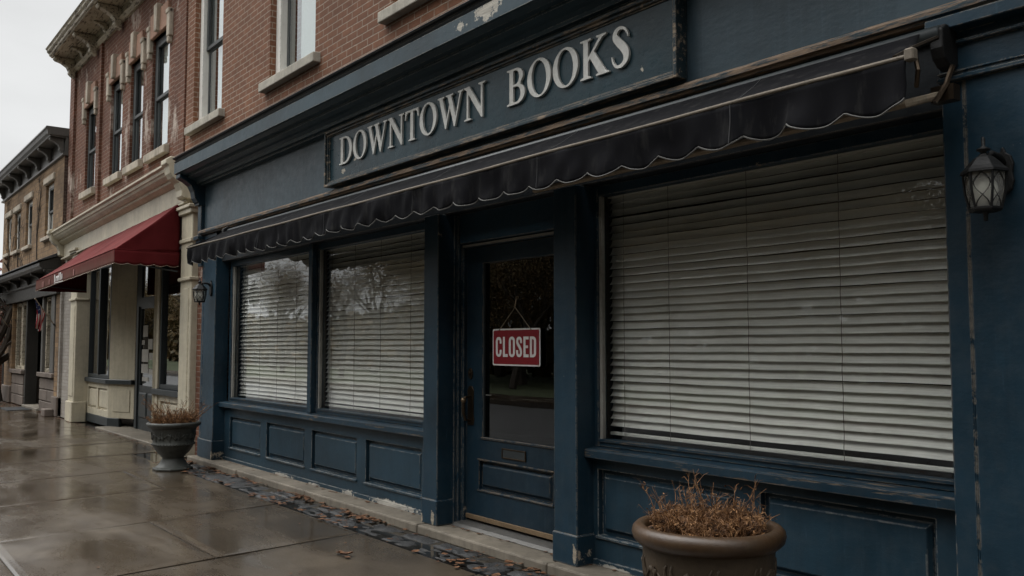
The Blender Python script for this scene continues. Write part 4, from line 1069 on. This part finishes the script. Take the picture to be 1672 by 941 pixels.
# pale blurred lettering on the valance
mb=MB()
def vb(xa,w,hh,zo=.0):
    u=(xa-rx0)/(rx1-rx0); p=rval(u,.5); mb.box(xa,xa+w,p[1]-.016,p[1]-.012,p[2]-hh/2+zo,p[2]+hh/2+zo)
xx=-16.62
for ch in (0,1,2,3,4,5):
    vb(xx,.045,.125 if ch in (0,3,4) else .09, 0 if ch in (0,3,4) else -.017); 
    if ch in (1,2): vb(xx+.045,.05,.03,.01)
    xx+=.115
vb(-16.64,.70,.012,-.078)
part('lettering',mb,M['sign_white'],RA)
M['faded_print']=plain('faded_print',(.24,.10,.085),.8)
for xa,w,hh in ((-17.70,.05,.1),(-17.60,.04,.1),(-17.1,.05,.09),(-15.22,.07,.10)):
    mb=MB(); vb(xa,w,hh,-.02); part('faded_letter',mb,M['faded_print'],RA)

# ------------------------------------------------------------------ tan brick building
TB=thing('tan_brick_building','tan brick building with grey bracketed cornice, slate pent roof and old stone shopfront','building',(-25,4.0,0))
TY=4.0; tx0,tx1=-28.9,-20.93
tw=[(-28.25,-27.55,4.05,5.05),(-26.95,-26.15,4.02,5.05),(-25.35,-24.50,4.0,5.15),(-22.85,-21.95,4.0,5.22)]
mb=MB().wall(tx0,tx1,3.2,5.60,TY,.3,tw); mb.box(tx0,tx1,4.9,5.0,3.2,6.1); mb.box(tx0,tx0+.1,4.3,14,0,6); mb.box(tx0,tx1,4.2,14,6.0,6.1); mb.box(tx0,tx1,13.9,14,0,6)
part('brick_wall',mb,M['brick_tan'],TB)
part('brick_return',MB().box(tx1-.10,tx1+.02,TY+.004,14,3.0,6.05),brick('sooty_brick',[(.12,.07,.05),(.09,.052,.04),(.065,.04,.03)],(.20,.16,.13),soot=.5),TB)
for i,h in enumerate(tw):
    w=sash_window(TB,*h,TY,jamb=.10,white=True,hood=True,recess=.06,shade=(.45,.9),over=.08,sillz=.10)
    part('lintel',MB().box(h[0]-.12,h[1]+.12,TY-.05,TY+.06,h[3]+.002,h[3]+.17),M['hood_stone'],w,bevel=.02)
prof=[(4.06,6.20),(3.62,6.20),(3.60,6.15),(3.63,6.13),(3.65,6.06),(3.69,6.02),(3.70,5.99),(4.0,5.985),(3.99,5.68),(3.95,5.66),(3.95,5.62),(4.06,5.60)]
cn=part('cornice',MB().sweepx(prof,tx0-.25,tx1+.06),M['grey_paint'],TB)
for k in range(7):
    bx=tx0+.02+k*1.30
    part('bracket',corn_bracket(bx,bx+.14,3.70,3.99,5.66,5.983),M['grey_paint'],cn,bevel=.01)
part('cornice_return',MB().box(tx1+.001,tx1+.08,3.64,4.3,6.02,6.19),M['grey_paint'],TB)
# pent roof and grey fascia
prof=[(4.0,3.52),(3.56,3.30),(3.56,3.275),(3.60,3.27),(3.60,3.16),(3.66,3.12),(3.66,3.02),(4.0,3.02)]
pr_=part('pent_roof',MB().sweepx([(4.0,3.53),(3.54,3.31),(3.54,3.285),(4.0,3.44)],tx0,tx1+.05),M['roof_grey'],TB,bevel=.004)
part('fascia',MB().sweepx([(4.0,3.43),(3.60,3.28),(3.58,3.26),(3.58,3.19),(3.64,3.14),(3.90,3.13),(3.90,2.97),(3.865,2.96),(3.865,2.91),(3.92,2.89),(3.92,2.62),(4.0,2.62)],tx0,tx1+.02),M['fascia_grey'],TB,bevel=.004)
for k in range(6):
    bx=tx0+.6+k*1.46; part('bracket',corn_bracket(bx,bx+.12,3.66,3.90,2.93,3.128),M['fascia_grey'],TB,bevel=.008)
mb=MB().box(-21.28,-20.93,TY,4.4,.0,2.62); part('brick_pier',mb,M['brick_tan'],TB)
part('brick_pier',MB().box(-20.93,-20.80,TY+.003,4.6,.0,3.0),M['brick_white'],TB); part('brick_pier',MB().box(-20.795,-19.73,4.06,4.5,0,3.4),M['brick_white'],RB)
mb=MB().box(-21.34,-20.80,TY-.04,4.5,.0,.42); mb.box(-21.36,-20.98,TY-.22,TY-.04,.0,.16)
part('stone_base',mb,M['brownstone'],TB,bevel=.02,seg=2)
def stone_bulk(x0,x1):
    mb=MB().box(x0,x1,TY+.04,4.4,0,.80); z=.0
    for k in range(3):
        xs=[x0+(x1-x0)*f for f in ((0,.55,1) if k%2 else (0,.4,1))]
        for a,b in zip(xs[:-1],xs[1:]): mb.box(a+.008,b-.008,TY+.012,TY+.05,.26*k+.01,.26*k+.25)
    part('stone_bulkhead',mb,M['brownstone'],TB,bevel=.012)
    part('sill',MB().box(x0-.05,x1+.05,TY-.05,4.3,.80,.90),M['brownstone'],TB,bevel=.01)
stone_bulk(-22.95,-21.35); stone_bulk(-26.75,-25.05)
def tan_win(x0,x1):
    w=part('shop_window',MB().ring(x0,x1,.90,2.62,.09,TY+.08,TY+.17),M['cream_dirty'],TB,bevel=.006); part('pane',MB().box(x0+.08,x1-.08,TY+.12,TY+.126,.98,2.54),M['glass'],w)
tan_win(-22.75,-21.95); tan_win(-26.7,-25.9); tan_win(-25.85,-25.1)
mb=MB().box(-21.93,-21.55,TY+.02,4.3,.90,2.62); mb.box(-22.95,-22.78,TY+.02,4.3,.9,2.62); part('post',mb,M['grey_paint'],TB,bevel=.01)
part('post',MB().box(-25.02,-24.86,TY+.03,4.3,0,2.62),M['fascia_grey'],TB,bevel=.01)
part('brick_pier',MB().box(-27.9,-26.76,TY-.0,4.4,0,2.62),M['brick_tan'],TB)
part('stone_base',MB().box(-27.95,-26.74,TY-.05,4.4,0,.45),M['brownstone'],TB,bevel=.02)
dr=part('door',MB().wall(-24.80,-22.97,.03,2.62,4.75,.05,[(-24.5,-23.3,.8,2.1)]),M['dark_trim'],TB,bevel=.004); part('pane',MB().box(-24.52,-23.28,4.77,4.776,.78,2.12),M['glass_door'],dr)
mb=MB(); mb.box(tx0,tx1,8,8.1,0,3.4); mb.box(tx0,tx1,4.45,8,3.0,3.1); mb.box(tx0,tx0+.1,4.4,8,0,3.2); mb.box(tx1-.1,tx1-.02,4.6,8,0,3.2); mb.box(tx0,tx1,4.42,8,.021,.03)
part('interior_room',mb,M['black_int'],TB)
part('sign_panel',MB().box(-28.7,-26.9,3.56,3.62,2.86,3.14),plain('pale_sign_panel',(.30,.29,.26),.7,var=.4,scale=30),TB,bevel=.005)
o=part('door_mat',MB().box(-24.6,-23.4,3.45,3.95,.004,.018),M['mat'],None,origin=(-24,3.7,0)); setp(o,'dark door mat on the pavement before the tan building entrance','door mat')
structure('door_step',MB().box(-24.9,-22.95,3.97,4.8,-.02,.06),M['step'],bevel=.012)

# climbing vine on the tan front
rr=random.Random(77); mb=MB()
def vine(x,z,a,l,r,k):
    pts=[(x,TY-.02,z)]; n=10
    for i in range(n):
        a+=rr.uniform(-.5,.5); x+=math.cos(a)*l/n; z+=math.sin(a)*l/n; z=max(.3,min(5.5,z)); x=max(-28.8,min(-21,x)); pts.append((x,TY-.02-.015*rr.random(),z))
        if k<2 and rr.random()<.35: vine(x,z,a+rr.choice((-1,1))*rr.uniform(.5,1.2),l*rr.uniform(.4,.8),r*.65,k+1)
    mb.tube(pts,[r*(1-.6*i/n) for i in range(n+1)],4)
for (x,z) in ((-23.6,3.55),(-26.2,3.55),(-27.6,3.55)): vine(x,z,1.4,1.9,.014,0)
V=thing('climbing_vine','leafless brown vine spreading over the tan brick front between its windows','vine',(-25,3.98,3.5)); part('stems',mb,M['bark'],V)
# flags
def flag(x,y,z,label,L=.52,ang=0):
    T=thing('small_flag',label,'flag',(x,y,z),None)
    d=Vector((.25,-.40,.50)).normalized(); p0=Vector((x,y,z)); p1=p0+d*.80
    part('pole',MB().tube([p0,p1],.012,6),M['rod_wood'],T)
    part('bracket',MB().tube([p0+Vector((0,.03,-.03)),p0+d*.08],.022,8),M['dark_trim'],T)
    # limp cloth: hoist along the pole, fly hanging down in folds
    NU,NV=26,39; vs=[];cols=[]
    for j in range(NV+1):
        v=j/NV
        for i in range(NU+1):
            u=i/NU
            h=p0+d*(.78-.42*v*.92)
            f=u*L
            gather=.42*u
            hv=h+(p0+d*.60-h)*gather
            sw_=.05*math.sin(v*15+u*3)*u
            vs.append((hv.x+sw_-.10*u*u,hv.y+.05*math.sin(v*11+1)*u,hv.z-f*(1.0-.10*v)))
    fs=[];fc=[]
    w=NU+1
    for j in range(NV):
        for i in range(NU):
            fs.append((j*w+i,j*w+i+1,(j+1)*w+i+1,(j+1)*w+i))
            u=(i+.5)/NU; v=(j+.5)/NV; s=int(v*13)
            if u<.40 and s<7:
                st=((i*2+j)%5==0 and (j%4==1)); fc.append((.5,.5,.5) if st else (.018,.026,.075))
            else: fc.append((.30,.02,.03) if s%2==0 else (.52,.49,.46))
    mb=MB(); mb.add(vs,fs); o=part('cloth',mb,M['flag'],T,smooth=True)
    ca=o.data.color_attributes.new('Col','FLOAT_COLOR','CORNER')
    for p,c in zip(o.data.polygons,fc):
        for li in p.loop_indices: ca.data[li].color=(*c,1)
    m=o.modifiers.new('thickness','SOLIDIFY'); m.thickness=.004
flag(-21.30,TY,1.92,'limp striped flag on a short pole by the pale post of the tan shopfront')
flag(-27.0,TY-.02,1.95,'limp striped flag at the far brick pier, left edge of the photo')

# ------------------------------------------------------------------ trees
def tree_parts(seed,H,spread,leafn,leafsz,trunk_r=.16,depth=4,first=.3):
    rr=random.Random(seed); tk=MB(); tips=[]
    def br(p,d,l,r,k):
        n=4; pts=[p]; q=Vector(p); dd=Vector(d)
        for i in range(n):
            dd=(dd+Vector((rr.uniform(-.22,.22),rr.uniform(-.22,.22),rr.uniform(-.08,.16)))).normalized(); q=q+dd*l/n; pts.append(q.copy())
        tk.tube(pts,[r*(1-.5*i/n) for i in range(n+1)],6 if k<2 else 4,caps=False)
        if k>=2: tips.extend(pts[1:])
        if k>=depth: return
        m=3 if k==0 else rr.choice((2,3,3))
        if k==0: m=5
        for i in range(m):
            t=rr.uniform(.55,1) if k else rr.uniform(.65,1); j=min(n-1,int(t*n)); s=pts[j]
            a=rr.uniform(0,2*math.pi); tilt=rr.uniform(.4,.95)*spread
            nd=(dd*(1-.35*tilt)+Vector((math.cos(a),math.sin(a),rr.uniform(0,.3)))*tilt).normalized()
            br(s,nd,l*rr.uniform(.55,.8),r*.5,k+1)
    br(Vector((0,0,0)),Vector((0,0,1)),H*first+.8,trunk_r,0)
    lf=MB()
    for i in range(leafn):
        c=rr.choice(tips)+Vector((rr.gauss(0,1),rr.gauss(0,1),rr.gauss(0,.9)))*(.26 if rr.random()<.6 else .62)
        a=Vector((rr.uniform(-1,1),rr.uniform(-1,1),rr.uniform(-1,1))).normalized(); b=a.cross(Vector((rr.uniform(-1,1),rr.uniform(-1,1),rr.uniform(-1,1)))).normalized(); s=leafsz*rr.uniform(.5,1.3)
        lf.add([c-a*s,c+b*s*.55,c+a*s,c-b*s*.55],[(0,1,2,3)])
    return tk,lf
def tree(loc,label,seed,H,spread,leafn,leafsz,leafmat,group=None,**k):
    tk,lf=tree_parts(seed,H,spread,leafn,leafsz,**k)
    T=thing('tree',label,'tree',loc,group)
    for nm,mb,mt in (('trunk',tk,M['bark']),('crown',lf,leafmat)):
        if not mb.f: continue
        mb.v=[(x+loc[0],y+loc[1],z+loc[2]) for x,y,z in mb.v]; part(nm,mb,mt,T)
    return T
GRP='autumn trees across the street mirrored in the glass'; LB='half bare autumn tree across the street, mirrored in the shop glass or added to block light'
t1=tree((-13,-10.5,0),LB,31,5.4,.8,15000,.034,M['autumn'],GRP); t2=tree((-19,-12.5,0),LB,32,6.6,.85,4500,.04,M['autumn'],GRP,depth=5); t3=tree((-7,-12.0,0),LB,33,5.8,.85,30000,.036,M['autumn'],GRP)
for i,(x,y,s,src,rz) in enumerate([(-25,-11,1.0,t1,1),(-31,-13,1.1,t3,2),(-38,-11,1.0,t2,.4),(-47,-12,1.25,t2,3),(-2,-11,1.0,t3,2.2),(3,-10.5,1.5,t3,4),(8.5,-11,2.0,t3,5),(1.5,-9.5,1.9,t1,.5),(5.5,-9,2.4,t3,2.9),(2.8,-8.6,2.3,t3,1.1),(-1.2,-9.4,2.0,t3,.3),(-4,-13,1.8,t3,3.7),(-10.5,-13.5,1.2,t1,5.5),(-17,-18.5,2.1,t3,.9),(-20.5,-18,2.0,t3,2.4),(-24,-18.5,2.1,t3,4.4),(-27.5,-18,2.0,t3,5.9),(-31,-18.5,2.1,t3,1.6),(-35,-18,2.0,t3,3.2),(-27,-13,1.6,t3,2.2),(-34,-14,1.6,t3,.5),(-60,-13,1.25,t2,.2),(-10,-16,1.3,t3,.7),(-16,-17,1.3,t3,1.9),(-23,-17,1.25,t1,2.9),(1,-16,1.9,t3,4.1),(14,-13,2,t3,.3),(-29,-17,1.3,t3,5),(-36,-17,1.3,t3,.9),(-42,-15,1.35,t2,2.2),(-53,-14,1.3,t2,3.3),(-67,-14,1.4,t2,1.2),(-76,-12,1.4,t3,5.2),(-5,-17,1.35,t3,4.4),(5,-17,1.35,t3,.2),(-88,-6,1.6,t3,.6),(-90,-14,1.6,t3,2.6),(-92,2,1.5,t3,4),(-95,-3,1.6,t3,.1)]):  # large copies on the right are added, unseen, to block sky light
    c=copy_tree(src); c.location=(x,y,0); c.scale=(s,s,s); c.rotation_euler=(0,0,rz)
rr=random.Random(9); mb=MB()
for i in range(24000):
    x=rr.uniform(-95,45); h=(5.0+2.4*vn(x*.22)+1.6*vn(x*.9)+max(0,x+2)*.12)*(.55 if x<-37 else .7 if -16<x<-10 else 1); z=h*rr.random()**.9; y=-21+rr.gauss(0,.9)
    a=Vector((rr.uniform(-1,1),rr.uniform(-1,1),rr.uniform(-1,1))).normalized(); b=a.cross(Vector((rr.uniform(-1,1),1,rr.uniform(-1,1)))).normalized(); s=rr.uniform(.14,.42)*(1.25-.6*z/h); c=Vector((x,y,z))
    mb.add([c-a*s,c+b*s,c+a*s,c-b*s],[(0,1,2,3)])
for i in range(7000):
    y=rr.uniform(-26,16); x=-112+rr.gauss(0,1.5); h=5.5+3*vn(y*.3); z=h*rr.random()
    a=Vector((rr.uniform(-1,1),rr.uniform(-1,1),rr.uniform(-1,1))).normalized(); b=a.cross(Vector((1,rr.uniform(-1,1),rr.uniform(-1,1)))).normalized(); q=rr.uniform(.3,.8); c=Vector((x,y,z))
    mb.add([c-a*q,c+b*q,c+a*q,c-b*q],[(0,1,2,3)])
o=part('far_shrubbery',mb,M['autumn'],None); o['kind']='stuff'
# next building beyond
FB=thing('brown_brick_building','low brown brick shop cut by the left edge, beyond the tan building','building',(-33,4.3,0))
hs_=[(-32.6,-31.0,.8,2.5),(-30.6,-29.6,.1,2.5),(-36.5,-33.5,.8,2.5)]
part('brick_wall',MB().wall(-42,-29.2,0,3.5,4.25,.3,hs_).box(-42,-29.2,4.9,9,3.5,3.6).box(-42,-29.2,4.9,5.0,0,3.5),M['brick_red'],FB)
part('coping',MB().box(-42.1,-29.15,4.15,4.6,3.501,3.62),M['limestone'],FB,bevel=.02)
for h in hs_:
    w=part('shop_window',MB().ring(*h,.08,4.33,4.42),M['grey_paint'],FB); part('pane',MB().box(h[0]+.06,h[1]-.06,4.37,4.376,h[2]+.06,h[3]-.06),M['glass'],w)
# trees up the street
tree((-27.3,3.7,0),'dark bare tree trunk with twisting twigs at the left edge before the tan building',41,3.6,1.15,120,.05,M['russet'],trunk_r=.22,depth=4)
tree((-36.0,5.6,0),'russet leaved tree beyond the tan building at the left edge',43,4.0,.8,5200,.12,M['russet'])
tree((-42.0,8.5,0),'tall bare tree rising behind the tan building cornice',44,6.4,.7,60,.05,M['russet'],depth=5)

# ------------------------------------------------------------------ world, sun, camera
w=bpy.data.worlds.new('World'); scene.world=w; w.use_nodes=True; nt=w.node_tree; nt.nodes.clear()
N=nt.nodes.new; Lk=nt.links.new
SUN_EL,SUN_AZ=R(56),R(245)   # azimuth measured from +Y clockwise: high in the front left
sky=N('ShaderNodeTexSky'); sky.sky_type='NISHITA'; sky.sun_disc=False; sky.sun_elevation=SUN_EL; sky.sun_rotation=SUN_AZ; sky.air_density=1.0; sky.dust_density=6; sky.ozone_density=1
hs=N('ShaderNodeHueSaturation'); hs.inputs['Saturation'].default_value=.12; Lk(sky.outputs[0],hs.inputs['Color'])
tc=N('ShaderNodeTexCoord'); sp=N('ShaderNodeSeparateXYZ'); Lk(tc.outputs['Generated'],sp.inputs[0])
def wm(op,a,b,c=None):
    k=N('ShaderNodeMath'); k.operation=op
    for i,v in enumerate((a,b,c)):
        if v is None: continue
        if isinstance(v,(int,float)): k.inputs[i].default_value=v
        else: Lk(v,k.inputs[i])
    return k.outputs[0]
zc=wm('MAXIMUM',sp.outputs[2],0.0)
ns=N('ShaderNodeTexNoise'); mp=N('ShaderNodeMapping'); mp.inputs['Scale'].default_value=(1,1,3); Lk(tc.outputs['Generated'],mp.inputs[0]); Lk(mp.outputs[0],ns.inputs['Vector']); ns.inputs['Scale'].default_value=2.0; ns.inputs['Detail'].default_value=5
SKYL=7.6
lum=wm('MULTIPLY_ADD',wm('MAXIMUM',wm('SUBTRACT',zc,.36),0.0),5.6,.50)                      # overcast: zenith brighter than horizon
side=wm('MULTIPLY_ADD',sp.outputs[0],-.36,1.0)          # thinner cloud up the street
lum=wm('MULTIPLY',lum,side)
lum=wm('MULTIPLY',lum,wm('MULTIPLY_ADD',ns.outputs['Fac'],.75,.60))
lum=wm('MULTIPLY',lum,SKYL)
cc=N('ShaderNodeCombineColor'); Lk(wm('MULTIPLY',lum,.985),cc.inputs[0]); Lk(lum,cc.inputs[1]); Lk(wm('MULTIPLY',lum,1.005),cc.inputs[2])
mx=N('ShaderNodeMix'); mx.data_type='RGBA'; mx.inputs[0].default_value=.90; Lk(hs.outputs[0],mx.inputs[6]); Lk(cc.outputs[0],mx.inputs[7])
bg=N('ShaderNodeBackground'); bg.inputs['Strength'].default_value=.1; Lk(mx.outputs[2],bg.inputs[0])
ow=N('ShaderNodeOutputWorld'); Lk(bg.outputs[0],ow.inputs[0])
sun=bpy.data.lights.new('sun','SUN'); sun.energy=.5; sun.angle=R(40); sun.color=(1,.97,.93)
so=bpy.data.objects.new('sun',sun); COL.objects.link(so)
sd=Vector((math.sin(SUN_AZ)*math.cos(SUN_EL),math.cos(SUN_AZ)*math.cos(SUN_EL),math.sin(SUN_EL)))
so.rotation_euler=sd.to_track_quat('Z','Y').to_euler()

cam=bpy.data.cameras.new('camera'); cam.sensor_width=36; cam.lens=36*1450/1672; cam.clip_start=.05; cam.clip_end=2000
co=bpy.data.objects.new('camera',cam); COL.objects.link(co)
psi=math.atan(1126/1450); pit=math.atan(94.5/1450)
f=Vector((-math.cos(psi)*math.cos(pit),math.sin(psi)*math.cos(pit),math.sin(pit)))
r=Vector((math.sin(psi),math.cos(psi),0)); u=r.cross(f)
m=Matrix((r,u,-f)).transposed().to_4x4(); m.translation=Vector((0,0,1.5)); co.matrix_world=m
scene.camera=co
vs=scene.view_settings; vs.view_transform='Standard'; vs.look='None'; vs.exposure=.70; vs.gamma=1; vs.use_curve_mapping=False
cy=scene.cycles if hasattr(scene,'cycles') else None
scene.render.engine='CYCLES'
c=scene.cycles; c.max_bounces=8; c.diffuse_bounces=2; c.glossy_bounces=4; c.transmission_bounces=4; c.transparent_max_bounces=12; c.use_denoising=True; c.caustics_reflective=False; c.caustics_refractive=False; c.sample_clamp_indirect=6
